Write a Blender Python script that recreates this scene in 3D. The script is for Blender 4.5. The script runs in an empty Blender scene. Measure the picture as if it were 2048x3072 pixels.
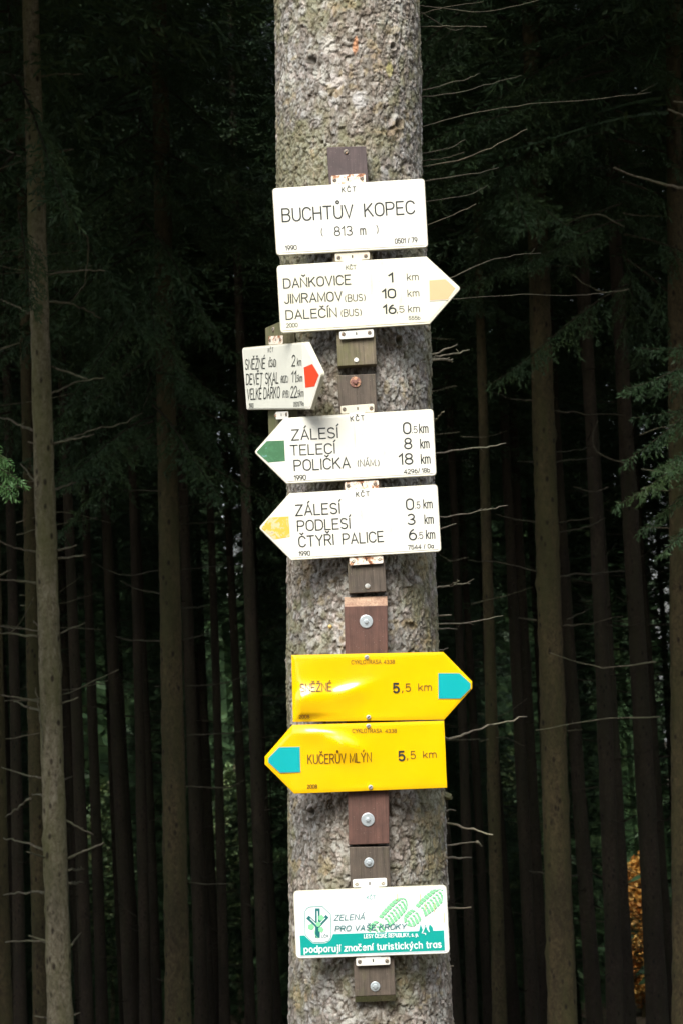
import bpy, math, random
import numpy as np
from mathutils import Vector, Matrix

# ------------------------------------------------------------------ camera, sky, sun, exposure
S = bpy.context.scene
C = S.collection
PI = math.pi
F_PX = 5800.0                                   # focal length in pixels of the 2048 x 3072 photograph
PITCH, ROLL = math.radians(4.0), math.radians(-1.6)
cam_d = bpy.data.cameras.new('camera')
cam = bpy.data.objects.new('camera', cam_d); C.objects.link(cam); S.camera = cam
cam.location = (0, 0, 1.6)
CR = Matrix.Rotation(PI/2 + PITCH, 3, 'X') @ Matrix.Rotation(ROLL, 3, 'Z')
cam.rotation_euler = CR.to_euler()
cam_d.sensor_fit = 'VERTICAL'; cam_d.sensor_height = 24.0
cam_d.lens = 24.0*F_PX/3072.0
cam_d.clip_start = 0.05; cam_d.clip_end = 600
cam_d.dof.use_dof = True; cam_d.dof.focus_distance = 4.45
cam_d.dof.aperture_fstop = cam_d.lens/1000/0.0045

SUN_EL, SUN_AZ = math.radians(47), math.radians(198)   # compass-like: direction the light comes from, behind and left of the camera
world = bpy.data.worlds.new('World'); S.world = world; world.use_nodes = True
wn = world.node_tree.nodes; wl = world.node_tree.links
sky = wn.new('ShaderNodeTexSky'); sky.sky_type = 'NISHITA'; sky.sun_disc = False
sky.sun_elevation = SUN_EL; sky.sun_rotation = SUN_AZ; sky.dust_density = 3.0; sky.air_density = 1.0; sky.altitude = 800
hsv = wn.new('ShaderNodeHueSaturation'); hsv.inputs['Saturation'].default_value = 0.35
wl.new(sky.outputs[0], hsv.inputs['Color']); wl.new(hsv.outputs[0], wn['Background'].inputs['Color'])
wn['Background'].inputs['Strength'].default_value = 0.10
sun_d = bpy.data.lights.new('sun', 'SUN'); sun_d.energy = 1.5; sun_d.angle = math.radians(38); sun_d.color = (1.0, 0.955, 0.88)
sun = bpy.data.objects.new('sun', sun_d); C.objects.link(sun)
sun_dir = Vector((math.sin(SUN_AZ)*math.cos(SUN_EL), math.cos(SUN_AZ)*math.cos(SUN_EL), math.sin(SUN_EL)))
sun.rotation_euler = sun_dir.to_track_quat('Z', 'Y').to_euler(); sun.location = (0, -3, 12)
S.view_settings.view_transform = 'Standard'; S.view_settings.look = 'None'
S.view_settings.gamma = 1.0; S.view_settings.use_curve_mapping = False
S.view_settings.exposure = 2.0
S.cycles.max_bounces = 6; S.cycles.diffuse_bounces = 3; S.cycles.glossy_bounces = 2

# ------------------------------------------------------------------ helpers
CAM = Vector((0, 0, 1.6))
def ray(x, y): return (CR @ Vector(((x-1024)/F_PX, (1536-y)/F_PX, -1.0)))
def at(x, y, D):
    d = ray(x, y); return CAM + d*(D/d.y)
def ppm(D): return F_PX/D
def link(o, parent=None):
    C.objects.link(o)
    if parent is not None: o.parent = parent
    return o
def mesh_obj(name, verts, faces, mat, parent=None, smooth=False, mats=None, midx=None):
    me = bpy.data.meshes.new(name); me.from_pydata([tuple(v) for v in verts], [], faces)
    for m in (mats or [mat]): me.materials.append(m)
    if midx is not None: me.polygons.foreach_set('material_index', midx)
    if smooth: me.polygons.foreach_set('use_smooth', [True]*len(me.polygons))
    me.update()
    return link(bpy.data.objects.new(name, me), parent)
def tag(o, label=None, cat=None, group=None, kind=None):
    if label: o['label'] = label
    if cat: o['category'] = cat
    if group: o['group'] = group
    if kind: o['kind'] = kind
    return o
def empty(name, loc, rot=None):
    o = bpy.data.objects.new(name, None); C.objects.link(o); o.location = loc
    if rot is not None: o.rotation_euler = rot
    o.empty_display_size = 0.1
    return o

# ------------------------------------------------------------------ materials
def new_mat(name):
    m = bpy.data.materials.new(name); m.use_nodes = True
    return m, m.node_tree.nodes, m.node_tree.links, m.node_tree.nodes['Principled BSDF']
def ramp(nodes, stops):
    r = nodes.new('ShaderNodeValToRGB'); el = r.color_ramp.elements
    el[0].position, el[0].color = stops[0][0], (*stops[0][1], 1)
    el[1].position, el[1].color = stops[-1][0], (*stops[-1][1], 1)
    for p, c in stops[1:-1]:
        e = el.new(p); e.color = (*c, 1)
    return r
def noise(nodes, links, scale, detail=4, rough=0.6, vec=None, dist=0):
    n = nodes.new('ShaderNodeTexNoise'); n.inputs['Scale'].default_value = scale
    n.inputs['Detail'].default_value = detail; n.inputs['Roughness'].default_value = rough; n.inputs['Distortion'].default_value = dist
    if vec: links.new(vec, n.inputs['Vector'])
    return n
def coords(nodes, links, scale=(1, 1, 1), kind='Object'):
    t = nodes.new('ShaderNodeTexCoord'); mp = nodes.new('ShaderNodeMapping'); mp.inputs['Scale'].default_value = scale
    links.new(t.outputs[kind], mp.inputs['Vector']); return mp.outputs[0]
def bump(nodes, links, h, strength, dist, bsdf):
    b = nodes.new('ShaderNodeBump'); b.inputs['Strength'].default_value = strength; b.inputs['Distance'].default_value = dist
    links.new(h, b.inputs['Height']); links.new(b.outputs[0], bsdf.inputs['Normal']); return b
def mixc(nodes, links, fac, a, b, mode='MIX'):
    m = nodes.new('ShaderNodeMix'); m.data_type = 'RGBA'; m.blend_type = mode
    if isinstance(fac, (int, float)): m.inputs[0].default_value = fac
    else: links.new(fac, m.inputs[0])
    for v, i in ((a, 6), (b, 7)):
        if isinstance(v, tuple): m.inputs[i].default_value = (*v, 1)
        else: links.new(v, m.inputs[i])
    return m.outputs[2]

def flat_mat(name, col, rough=0.5, metal=0.0, coat=0.0):
    m, n, l, b = new_mat(name)
    b.inputs['Base Color'].default_value = (*col, 1); b.inputs['Roughness'].default_value = rough
    b.inputs['Metallic'].default_value = metal; b.inputs['Coat Weight'].default_value = coat
    return m

def enamel(name, col, stain=0.35, stain_col=(.55, .30, .10), rough=0.38, dents=0.0):
    """painted sheet metal: faint weathering, thin rust runs"""
    m, n, l, b = new_mat(name)
    v = coords(n, l)
    n1 = noise(n, l, 9, 5, .65, v); r1 = ramp(n, [(.35, tuple(c*0.93 for c in col)), (.65, col)]); l.new(n1.outputs[0], r1.inputs[0])
    vs = coords(n, l, (60, 60, 7)); n2 = noise(n, l, 1, 3, .6, vs, .4)
    r2 = ramp(n, [(.66, (0, 0, 0)), (.80, (1, 1, 1))]); l.new(n2.outputs[0], r2.inputs[0])
    n3 = noise(n, l, 220, 2, .5, v); r3 = ramp(n, [(.70, (0, 0, 0)), (.76, (1, 1, 1))]); l.new(n3.outputs[0], r3.inputs[0])
    add = mixc(n, l, 1.0, r2.outputs[0], r3.outputs[0], 'ADD')
    mul = n.new('ShaderNodeMath'); mul.operation = 'MULTIPLY'; mul.inputs[1].default_value = stain; l.new(add, mul.inputs[0])
    l.new(mixc(n, l, mul.outputs[0], r1.outputs[0], stain_col), b.inputs['Base Color'])
    b.inputs['Roughness'].default_value = rough
    if dents:
        n4 = noise(n, l, 5.5, 1, .4, coords(n, l, (1, 1, 1.7)), .8)
        bump(n, l, n4.outputs[0], 1.0, dents, b)
    return m

def rusty(name, paint, amount):
    m, n, l, b = new_mat(name)
    v = coords(n, l)
    n1 = noise(n, l, 90, 6, .7, v, .5); t0 = .66-amount*.26; r = ramp(n, [(t0, paint), (t0+.03, (.62, .36, .20)), (t0+.09, (.28, .10, .04)), (t0+.2, (.12, .04, .02))])
    l.new(n1.outputs[0], r.inputs[0]); l.new(r.outputs[0], b.inputs['Base Color']); b.inputs['Roughness'].default_value = .6
    bump(n, l, n1.outputs[0], .3, .001, b)
    return m

def wood(name, base, dark, moss=(.10, .13, .035), moss_amt=.5):
    m, n, l, b = new_mat(name)
    g = noise(n, l, 1, 6, .65, coords(n, l, (190, 190, 7)), 1.0)
    r = ramp(n, [(.30, dark), (.50, base), (.72, tuple(min(1, c*1.28) for c in base))]); l.new(g.outputs[0], r.inputs[0])
    bl = noise(n, l, 28, 4, .6, coords(n, l)); rb = ramp(n, [(.3, (.72, .72, .72)), (.7, (1.15, 1.1, 1.1))]); l.new(bl.outputs[0], rb.inputs[0])
    col = mixc(n, l, 1.0, r.outputs[0], rb.outputs[0], 'MULTIPLY')
    ms = noise(n, l, 17, 6, .72, coords(n, l, (1, 1, .5))); rm = ramp(n, [(.60-moss_amt*.28, (0, 0, 0)), (.74-moss_amt*.2, (1, 1, 1))]); l.new(ms.outputs[0], rm.inputs[0])
    sc = n.new('ShaderNodeMath'); sc.operation = 'MULTIPLY'; sc.inputs[1].default_value = min(1, moss_amt+.1); l.new(rm.outputs[0], sc.inputs[0])
    sp = noise(n, l, 330, 2, .5, coords(n, l)); rs = ramp(n, [(.68, (0, 0, 0)), (.74, (.6, .6, .6))]); l.new(sp.outputs[0], rs.inputs[0])
    c2 = mixc(n, l, sc.outputs[0], col, moss)
    l.new(mixc(n, l, rs.outputs[0], c2, (.42, .38, .30)), b.inputs['Base Color'])
    b.inputs['Roughness'].default_value = .75
    bump(n, l, g.outputs[0], .5, .0015, b)
    return m

M = {}
M['white'] = enamel('white_enamel', (.83, .815, .72), .34)
M['cream'] = enamel('cream_enamel', (.81, .785, .63), .32)
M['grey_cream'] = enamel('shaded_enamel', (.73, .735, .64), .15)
M['cold_white'] = enamel('fresh_white_enamel', (.86, .88, .88), .12)
M['edge'] = enamel('enamel_edge', (.60, .58, .46), .8, (.28, .20, .09))
M['yellow'] = enamel('yellow_enamel', (.93, .55, .001), .02, rough=.17)
yb = M['yellow'].node_tree.nodes['Principled BSDF']; yb.inputs['IOR'].default_value = 1.75; yb.inputs['Coat Weight'].default_value = .0
M['cyan'] = flat_mat('cyan_paint', (.003, .39, .40), .3)
M['grey_line'] = flat_mat('grey_keyline', (.45, .42, .25), .4)
M['ink'] = flat_mat('black_ink', (.018, .022, .020), .5)
M['grey_ink'] = flat_mat('faded_ink', (.12, .13, .11), .5)
M['brown_ink'] = flat_mat('brown_ink', (.12, .05, .004), .5)
M['brown_ink_faint'] = flat_mat('faint_brown_ink', (.20, .085, .005), .5)
M['red'] = enamel('red_paint', (.80, .075, .025), .05)
M['orange'] = enamel('faded_orange_paint', (.84, .47, .25), .15, (.85, .2, .1))
def peeled(name, a, b_, c_):
    m, n, l, b = new_mat(name)
    n1 = noise(n, l, 42, 6, .7, coords(n, l), .6); r = ramp(n, [(.40, a), (.50, a), (.535, b_), (.60, b_), (.63, c_)]); r.color_ramp.interpolation = 'CONSTANT'
    l.new(n1.outputs[0], r.inputs[0]); l.new(r.outputs[0], b.inputs['Base Color']); b.inputs['Roughness'].default_value = .4
    return m
M['yellow_peel'] = peeled('peeling_yellow_paint', (.80, .46, .06), (.72, .55, .30), (.45, .40, .30))
M['green_peel'] = peeled('worn_green_paint', (.05, .16, .07), (.06, .19, .085), (.15, .32, .32))
M['teal'] = flat_mat('teal_print', (.003, .35, .30), .35)
M['teal_ink'] = flat_mat('teal_ink', (.01, .16, .16), .4)
M['pale_teal'] = flat_mat('pale_teal_ink', (.14, .40, .36), .4)
M['leaf_print'] = flat_mat('light_green_print', (.25, .72, .34), .4)
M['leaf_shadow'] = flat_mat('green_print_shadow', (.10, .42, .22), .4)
M['white_print'] = flat_mat('white_print', (.84, .88, .86), .4)
M['rust_stain'] = flat_mat('rust_stain', (.62, .48, .14), .6)
M['tab_white'] = rusty('white_tab_paint', (.80, .79, .72), .02)
M['tab_cream'] = rusty('cream_tab_paint', (.74, .68, .54), .12)
M['tab_rust'] = rusty('rusty_tab_paint', (.80, .72, .62), .55)
M['screw'] = rusty('old_screw', (.22, .19, .15), .4)
M['zinc'] = flat_mat('zinc_plate', (.62, .68, .70), .35, .6)
M['steel'] = flat_mat('bright_steel', (.75, .74, .68), .3, .7)
M['hole'] = flat_mat('dark_slot', (.01, .01, .01), .9)
M['wood_purple'] = wood('weathered_purple_brown_wood', (.088, .066, .064), (.066, .049, .048), moss_amt=.05)
M['wood_moss'] = wood('mossy_wood', (.155, .13, .085), (.065, .052, .03), (.135, .135, .048), .50)
M['wood_grey'] = wood('grey_brown_wood', (.10, .080, .060), (.05, .040, .029), (.12, .125, .05), .22)
M['wood_brown'] = wood('red_brown_stained_wood', (.112, .056, .041), (.086, .043, .032), (.2, .13, .09), .1)
M['wood_green'] = wood('green_algae_wood', (.15, .14, .08), (.07, .065, .035), (.115, .13, .045), .6)
M['wood_worn'] = wood('worn_bare_wood', (.40, .27, .18), (.22, .13, .08), (.14, .06, .04), .5)
M['resin'] = flat_mat('resin', (.65, .45, .16), .25)

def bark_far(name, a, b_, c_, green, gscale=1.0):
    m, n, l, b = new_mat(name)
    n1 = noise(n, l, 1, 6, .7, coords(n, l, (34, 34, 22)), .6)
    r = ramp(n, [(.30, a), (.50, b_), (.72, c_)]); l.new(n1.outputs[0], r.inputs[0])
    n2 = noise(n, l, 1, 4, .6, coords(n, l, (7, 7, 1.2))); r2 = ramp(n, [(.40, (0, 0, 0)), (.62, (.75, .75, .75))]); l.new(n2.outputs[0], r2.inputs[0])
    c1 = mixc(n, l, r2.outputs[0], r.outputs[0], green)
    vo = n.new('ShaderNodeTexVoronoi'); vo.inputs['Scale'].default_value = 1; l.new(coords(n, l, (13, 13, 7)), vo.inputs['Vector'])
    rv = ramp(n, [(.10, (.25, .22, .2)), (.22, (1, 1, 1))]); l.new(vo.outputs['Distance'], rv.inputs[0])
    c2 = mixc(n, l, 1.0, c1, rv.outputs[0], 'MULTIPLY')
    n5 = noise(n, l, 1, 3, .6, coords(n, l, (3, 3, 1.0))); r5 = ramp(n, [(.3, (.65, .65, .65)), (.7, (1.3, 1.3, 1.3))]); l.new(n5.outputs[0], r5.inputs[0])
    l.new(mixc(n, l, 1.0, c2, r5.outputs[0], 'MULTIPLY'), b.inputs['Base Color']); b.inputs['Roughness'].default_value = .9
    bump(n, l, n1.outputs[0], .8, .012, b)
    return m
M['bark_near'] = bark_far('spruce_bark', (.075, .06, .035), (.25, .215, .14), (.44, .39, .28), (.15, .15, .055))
M['bark_mid'] = bark_far('shaded_brown_spruce_bark', (.028, .021, .009), (.078, .058, .025), (.135, .104, .048), (.06, .06, .018))  # darker copy of the spruce bark, forest shade put into its colour
M['bark_deep'] = bark_far('shade_darkened_spruce_bark', (.020, .013, .008), (.042, .029, .017), (.075, .055, .034), (.032, .030, .012))  # darkest bark copy: shade of the forest depth painted into the tone
M['twig_dim'] = bark_far('thin_twig_bark', (.03, .025, .015), (.06, .05, .032), (.115, .095, .062), (.08, .08, .045))
M['twig'] = bark_far('dead_twig_bark', (.09, .075, .052), (.17, .145, .105), (.30, .265, .20), (.20, .21, .12))
def needles(name, a, b_, c_):
    m, n, l, b = new_mat(name)
    n1 = noise(n, l, 2.2, 3, .6, coords(n, l)); r = ramp(n, [(.3, a), (.5, b_), (.7, c_)]); l.new(n1.outputs[0], r.inputs[0])
    l.new(r.outputs[0], b.inputs['Base Color']); b.inputs['Roughness'].default_value = .6
    return m
M['needles'] = needles('spruce_needles', (.020, .048, .018), (.038, .084, .030), (.070, .120, .036))
M['needles_fresh'] = needles('fresh_spruce_needles', (.03, .09, .026), (.055, .145, .038), (.09, .19, .05))
M['autumn'] = needles('autumn_leaves', (.50, .17, .04), (.70, .36, .07), (.76, .52, .16))
M['glimpse_green'] = needles('pale_green_leaves', (.10, .19, .09), (.20, .30, .12), (.32, .36, .14))
M['ground'] = None
m, n, l, b = new_mat('forest_floor')
n1 = noise(n, l, .7, 8, .7, coords(n, l)); r = ramp(n, [(.3, (.035, .024, .014)), (.55, (.07, .05, .03)), (.75, (.06, .075, .025))]); l.new(n1.outputs[0], r.inputs[0])
l.new(r.outputs[0], b.inputs['Base Color']); b.inputs['Roughness'].default_value = .95
n2 = noise(n, l, 14, 6, .7, coords(n, l)); bump(n, l, n2.outputs[0], .6, .05, b)
M['ground'] = m
m, n, l, b = new_mat('main_bark')
at_ = n.new('ShaderNodeAttribute'); at_.attribute_name = 'tone'
n1 = noise(n, l, 420, 5, .7, coords(n, l, (1, 1, .6))); r = ramp(n, [(.28, (.62, .60, .58)), (.52, (1, 1, 1)), (.75, (1.45, 1.42, 1.38))]); l.new(n1.outputs[0], r.inputs[0])
l.new(mixc(n, l, 1.0, at_.outputs['Color'], r.outputs[0], 'MULTIPLY'), b.inputs['Base Color']); b.inputs['Roughness'].default_value = .72
b.inputs['Specular IOR Level'].default_value = .45
bump(n, l, n1.outputs[0], .7, .0016, b)
M['main_bark'] = m

# ------------------------------------------------------------------ ground
def gz(x, y):
    if y < 6.5: z = 0.0
    elif y < 60: z = -0.2*(y-6.5)
    else: z = -10.7 - .08*(min(y, 120)-60)
    if y > 5.0 and y < 8.5:
        t = (y-5.0)/3.5; z = -0.4*t*t if y >= 6.5 else -0.4*t*t
    return z
ys = [-120, -60, -30, -15, -8, -4, -1, 1, 3, 4, 5, 5.5, 6, 6.5, 7, 7.5, 8, 8.5] + [9+i*.8 for i in range(48)] + [50, 56, 64, 75, 90, 110, 140, 200, 320]
xs = [-320, -160, -90, -60, -45] + [-36+i*1.2 for i in range(61)] + [45, 60, 90, 160, 320]
rg = random.Random(3)
gv = [(x, y, gz(x, y) + (rg.uniform(-.06, .06) if 8 < y < 48 else 0)) for y in ys for x in xs]
gf = [(j*len(xs)+i, j*len(xs)+i+1, (j+1)*len(xs)+i+1, (j+1)*len(xs)+i) for j in range(len(ys)-1) for i in range(len(xs)-1)]
tag(mesh_obj('ground', gv, gf, M['ground'], smooth=True), kind='structure')

# ------------------------------------------------------------------ main spruce trunk (bark relief is geometry)
rnd = np.random.RandomState(11)
def vnoise(u, v, pu, seed):
    """smooth value noise, lattice 1, periodic pu in u"""
    T = np.random.RandomState(seed).rand(pu, 4096)
    iu = np.floor(u).astype(int); iv = np.floor(v).astype(int); fu = u-iu; fv = v-iv
    fu = fu*fu*(3-2*fu); fv = fv*fv*(3-2*fv)
    a = T[iu % pu, iv % 4096]; b_ = T[(iu+1) % pu, iv % 4096]; c = T[iu % pu, (iv+1) % 4096]; d = T[(iu+1) % pu, (iv+1) % 4096]
    return (a*(1-fu)+b_*fu)*(1-fv)+(c*(1-fu)+d*fu)*fv
def worley(u, v, pu, seed):
    R_ = np.random.RandomState(seed); JX = R_.rand(pu, 2048); JY = R_.rand(pu, 2048); ID = R_.rand(pu, 2048); ID2 = R_.rand(pu, 2048); ID3 = R_.rand(pu, 2048)
    iu = np.floor(u).astype(int); iv = np.floor(v).astype(int)
    f1 = np.full(u.shape, 9.); f2 = np.full(u.shape, 9.); id1 = np.zeros(u.shape); id2 = np.zeros(u.shape); id3 = np.zeros(u.shape); dx1 = np.zeros(u.shape); dy1 = np.zeros(u.shape)
    for a in (-1, 0, 1):
        for b_ in (-1, 0, 1):
            cu = iu+a; cv = iv+b_
            k = (cu % pu, cv % 2048)
            dx = u-(cu+JX[k]); dy = v-(cv+JY[k]); d = np.sqrt(dx*dx+dy*dy)
            near = d < f1
            f2 = np.where(near, f1, np.minimum(f2, d)); f1 = np.where(near, d, f1)
            id1 = np.where(near, ID[k], id1); id2 = np.where(near, ID2[k], id2); id3 = np.where(near, ID3[k], id3)
            dx1 = np.where(near, dx, dx1); dy1 = np.where(near, dy, dy1)
    return f1, f2, id1, id2, id3, dx1, dy1
def sstep(a, b_, x):
    t = np.clip((x-a)/(b_-a), 0, 1); return t*t*(3-2*t)

TD = 4.60                                            # distance of the trunk axis
edge = [(0, 820, 1258), (523, 828, 1266), (1040, 852, 1290), (1500, 866, 1302), (1830, 862, 1306), (2480, 871, 1334), (3072, 871, 1350)]
axis = []
for (yy, a, b_) in edge:
    P = at((a+b_)/2, yy, TD); axis.append((P.z, P.x, (b_-a)/2/ppm(TD)*1.0))
axis.sort()
zk = np.array([-1.5, 0.0] + [a[0] for a in axis] + [8, 16, 24]); sl = (axis[-1][1]-axis[0][1])/(axis[-1][0]-axis[0][0])
xk = np.array([axis[0][1], axis[0][1]] + [a[1] for a in axis] + [axis[-1][1]+sl*2]*3)
rk = np.array([.27, .215] + [a[2] for a in axis] + [.15, .095, .02])
kern = lambda z, k: sum(np.interp(z+d, zk, k) for d in (-.12, -.06, 0, .06, .12))/5
def trunk_x(z): return float(kern(np.array([z]), xk)[0])
def trunk_r(z): return float(kern(np.array([z]), rk)[0])
NF_, NB_ = 330, 96
z_lo, z_hi = .55, 3.36
zrow = np.concatenate([np.arange(-.6, z_lo, .03), np.arange(z_lo, z_hi, .0021), np.arange(z_hi, 24, .12)])
a0_, a1_ = math.radians(172), math.radians(368)      # finer columns on the side that faces the path
thc = np.concatenate([np.linspace(a0_, a1_, NF_, endpoint=False), np.linspace(a1_, a0_+2*PI, NB_, endpoint=False)])
TH, Z = np.meshgrid(thc, zrow)
Rm = .18
s_ = TH*Rm; CIR = 2*PI*Rm
def per(scale): return max(3, int(round(CIR/scale)))
def lay(scale, zscale, seed, kind, wu=0, wv=0):
    p = per(scale); u = TH/(2*PI)*p + wu; v = (Z+3)/zscale + wv
    return vnoise(u, v, p, seed) if kind == 'n' else worley(u, v, p, seed)
w1 = lay(.03, .035, 1, 'n')-.5; w2 = lay(.03, .035, 2, 'n')-.5
w3 = lay(.009, .010, 3, 'n')-.5; w4 = lay(.009, .010, 4, 'n')-.5
big = lay(.20, .30, 7, 'n')*.6+lay(.09, .13, 8, 'n')*.4
fine = lay(.0055, .007, 9, 'n')*.6+lay(.0028, .0035, 10, 'n')*.4
def scales(sc, zs, seed, rag, rise, wu, wv):
    """overlapping bark scales: each a small tilted plate with a ragged outline, the highest one wins"""
    pu = per(sc); u = TH/(2*PI)*pu+wu; v = (Z+3)/(sc*zs)+wv
    Q = np.random.RandomState(seed); JX, JY, HB, RD, TX, TY, ID = (Q.rand(pu, 2048) for _ in range(7))
    iu = np.floor(u).astype(int); iv = np.floor(v).astype(int); best = np.full(u.shape, -1.0); idb = np.zeros(u.shape); edg = np.zeros(u.shape)
    for a in (-1, 0, 1):
        for b_ in (-1, 0, 1):
            cu, cv_ = iu+a, iv+b_; k = (cu % pu, cv_ % 2048)
            dx = u-(cu+JX[k]); dy = v-(cv_+JY[k]); d = np.sqrt(dx*dx*(.7+.8*TX[k])+dy*dy*(.7+.8*TY[k]))*(1+rag)
            rad = .50+.45*RD[k]; ins = d < rad
            h = .25+HB[k]*.45+(TX[k]-.5)*dx*1.1-(TY[k]*.9+rise)*dy*.75-.18*(d/rad)**4
            take = ins & (h > best); best = np.where(take, h, best); idb = np.where(take, ID[k], idb); edg = np.where(take, 1-d/rad, edg)
    return np.maximum(best, 0), idb, edg
wr1 = lay(.010, .012, 31, 'n')-.5; wr2 = lay(.0045, .005, 32, 'n')-.5; wr3 = lay(.010, .012, 33, 'n')-.5; wr4 = lay(.0045, .005, 34, 'n')-.5
rag1 = wr1*.55+wr2*.5; rag2 = wr3*.5+wr4*.5
SA, IA, EA = scales(.0145, 1.45, 61, rag1, .35, w1*.9, w2*.8)
SB, IB, EB = scales(.0076, 1.50, 62, rag2, .35, w1*1.6+wr1*.4, w2*1.4+wr3*.4)
patch = sstep(.35, .62, lay(.06, .08, 63, 'n'))                       # where the bark is coarser or finer
crack = sstep(.0, .05, np.abs((lay(.030, .075, 64, 'n', wr1*.8, 0)+.6*lay(.014, .03, 65, 'n', wr2, wr1))/1.6-.5))
disp = .0075*(big-.5) + (.0024+.0022*patch)*SA + (.0029-.0006*patch)*SB - .0026*(1-crack) + .0012*(fine-.5) - .0035
# knots
KN = [(at(928, 178, 4.43), .016), (at(1184, 137, 4.45), .010), (at(1210, 365, 4.45), .014), (at(1195, 1020, 4.45), .012), (at(905, 2440, 4.44), .012), (at(1240, 2760, 4.46), .014)]
X0 = kern(Z, xk); R0 = kern(Z, rk)
knot = np.zeros(Z.shape)
for P, kr in KN:
    th = math.atan2(P.y-TD, P.x-trunk_x(P.z))
    dd = np.sqrt((((TH-th+PI) % (2*PI)-PI)*Rm)**2+(Z-P.z)**2)
    disp += .006*np.exp(-((dd-kr)/(kr*.45))**2) - .010*np.exp(-(dd/(kr*.6))**2); knot += np.exp(-(dd/(kr*.8))**2)
dense = sstep(z_lo-.08, z_lo, Z)*(1-sstep(z_hi, z_hi+.1, Z)); disp *= .35+.65*dense
Rr = R0+disp+.0015
V = np.stack([X0+Rr*np.cos(TH), TD+Rr*np.sin(TH), Z], -1).reshape(-1, 3)
# bark colour: per plate tone, paler lichen crusts, green algae, brown inner bark in the joints
def C3(*c): return np.array(c)[None, None, :]
def lerp(a, b_, t): return a+(b_-a)*t[..., None]
tone = .26*IA+.44*IB+.16*fine+.22*SB-.02; gB = sstep(.0, .12, EB)
col = lerp(C3(.11, .097, .078), C3(.205, .192, .168), sstep(.15, .5, tone)); col = lerp(col, C3(.385, .378, .36), sstep(.50, .80, tone)*.85)
mott = lay(.085, .15, 81, 'n')*.6+lay(.03, .05, 82, 'n')*.4; col = col*(.74+.50*mott)[..., None]; col = lerp(col, col*C3(1.0, .95, .88), sstep(.5, .75, lay(.12, .2, 83, 'n')))
lich = sstep(.60, .74, lay(.05, .06, 21, 'n')*.55+lay(.014, .016, 22, 'n')*.45); col = lerp(col, C3(.42, .415, .37), lich*.75*gB)
rightness = sstep(.0, 1.0, np.cos(TH)*.6+.45)
alg = sstep(.45, .72, lay(.11, .22, 23, 'n')*.6+lay(.02, .025, 24, 'n')*.4+.10*np.abs(np.cos(TH))); col = lerp(col, C3(.155, .155, .068), alg*.62)
ochre = sstep(.70, .78, lay(.055, .05, 25, 'n')*.7+lay(.012, .012, 26, 'n')*.3); col = lerp(col, C3(.32, .25, .12), ochre*.42)
pink = sstep(.60, .8, (IB*7.31) % 1.0); col = lerp(col, col*C3(1.06, .98, .97), pink)
col = lerp(col, C3(.085, .062, .042), np.clip((1-crack)*.5+.32*(SB <= 0)+.15*(SA <= 0), 0, .6)); col = lerp(col, C3(.06, .05, .035), np.clip(knot, 0, 1)*.7)
for (px_, py_, w_, h_, cc) in ((1065, 140, .007, .022, (.52, .24, .11)), (985, 135, .016, .022, (.44, .42, .37)), (1010, 245, .018, .02, (.46, .42, .39)), (1080, 300, .02, .022, (.46, .45, .43)), (1187, 200, .011, .02, (.33, .30, .10))):
    P = at(px_, py_, 4.43); th = math.atan2(P.y-TD, P.x-trunk_x(P.z))
    e = (((TH-th+PI) % (2*PI)-PI)*Rm/w_)**2+((Z-P.z)/h_)**2; col = lerp(col, C3(*cc), (1-sstep(.4, 1.3, e+(w3+w4)*.9))*.8)
nr, nc = Z.shape
i0 = (np.arange(nr-1)[:, None]*nc+np.arange(nc)[None, :]); i1 = (np.arange(nr-1)[:, None]*nc+(np.arange(nc)[None, :]+1) % nc)
Fq = np.stack([i0, i1, i1+nc, i0+nc], -1).reshape(-1, 4)
def np_mesh(name, V, Fq, smooth=True):
    me = bpy.data.meshes.new(name); me.vertices.add(len(V)); me.vertices.foreach_set('co', V.astype(np.float32).ravel())
    k = Fq.shape[1]
    me.loops.add(Fq.size); me.loops.foreach_set('vertex_index', Fq.astype(np.int32).ravel())
    me.polygons.add(len(Fq)); me.polygons.foreach_set('loop_start', np.arange(len(Fq), dtype=np.int32)*k)
    me.polygons.foreach_set('use_smooth', np.full(len(Fq), smooth)); me.update(calc_edges=True)
    return me
main_root = empty('spruce_tree', (trunk_x(0), TD, 0))
V[:, 0] -= main_root.location.x; V[:, 1] -= TD
me = np_mesh('trunk', V, Fq); ca = me.color_attributes.new('tone', 'FLOAT_COLOR', 'POINT')
ca.data.foreach_set('color', np.concatenate([col.reshape(-1, 3), np.ones((nr*nc, 1))], 1).astype(np.float32).ravel())
me.materials.append(M['main_bark']); link(bpy.data.objects.new('trunk', me), main_root)
tag(main_root, 'thick grey scaly spruce trunk in front that carries all the trail signs', 'tree')
del V, Fq, col

# ------------------------------------------------------------------ tubes, branches
def tube(pts, radii, seg=6, seed=0, rough=0.0):
    r_ = random.Random(seed); vs = []; fs = []
    n_ = len(pts)
    for i, p in enumerate(pts):
        a = pts[max(0, i-1)]; b_ = pts[min(n_-1, i+1)]; t = (b_-a)
        t = t.normalized() if t.length > 1e-9 else Vector((0, 0, 1))
        up = Vector((0, 0, 1)) if abs(t.z) < .9 else Vector((1, 0, 0))
        u = t.cross(up).normalized(); w = t.cross(u).normalized()
        for k in range(seg):
            an = 2*PI*k/seg; rr = radii[i]*(1+r_.uniform(-rough, rough)); vs.append(p+u*math.cos(an)*rr+w*math.sin(an)*rr)
    for i in range(n_-1):
        for k in range(seg):
            fs.append((i*seg+k, i*seg+(k+1) % seg, (i+1)*seg+(k+1) % seg, (i+1)*seg+k))
    fs.append(tuple(range(seg))[::-1]); fs.append(tuple((n_-1)*seg+k for k in range(seg)))
    return vs, fs
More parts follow.
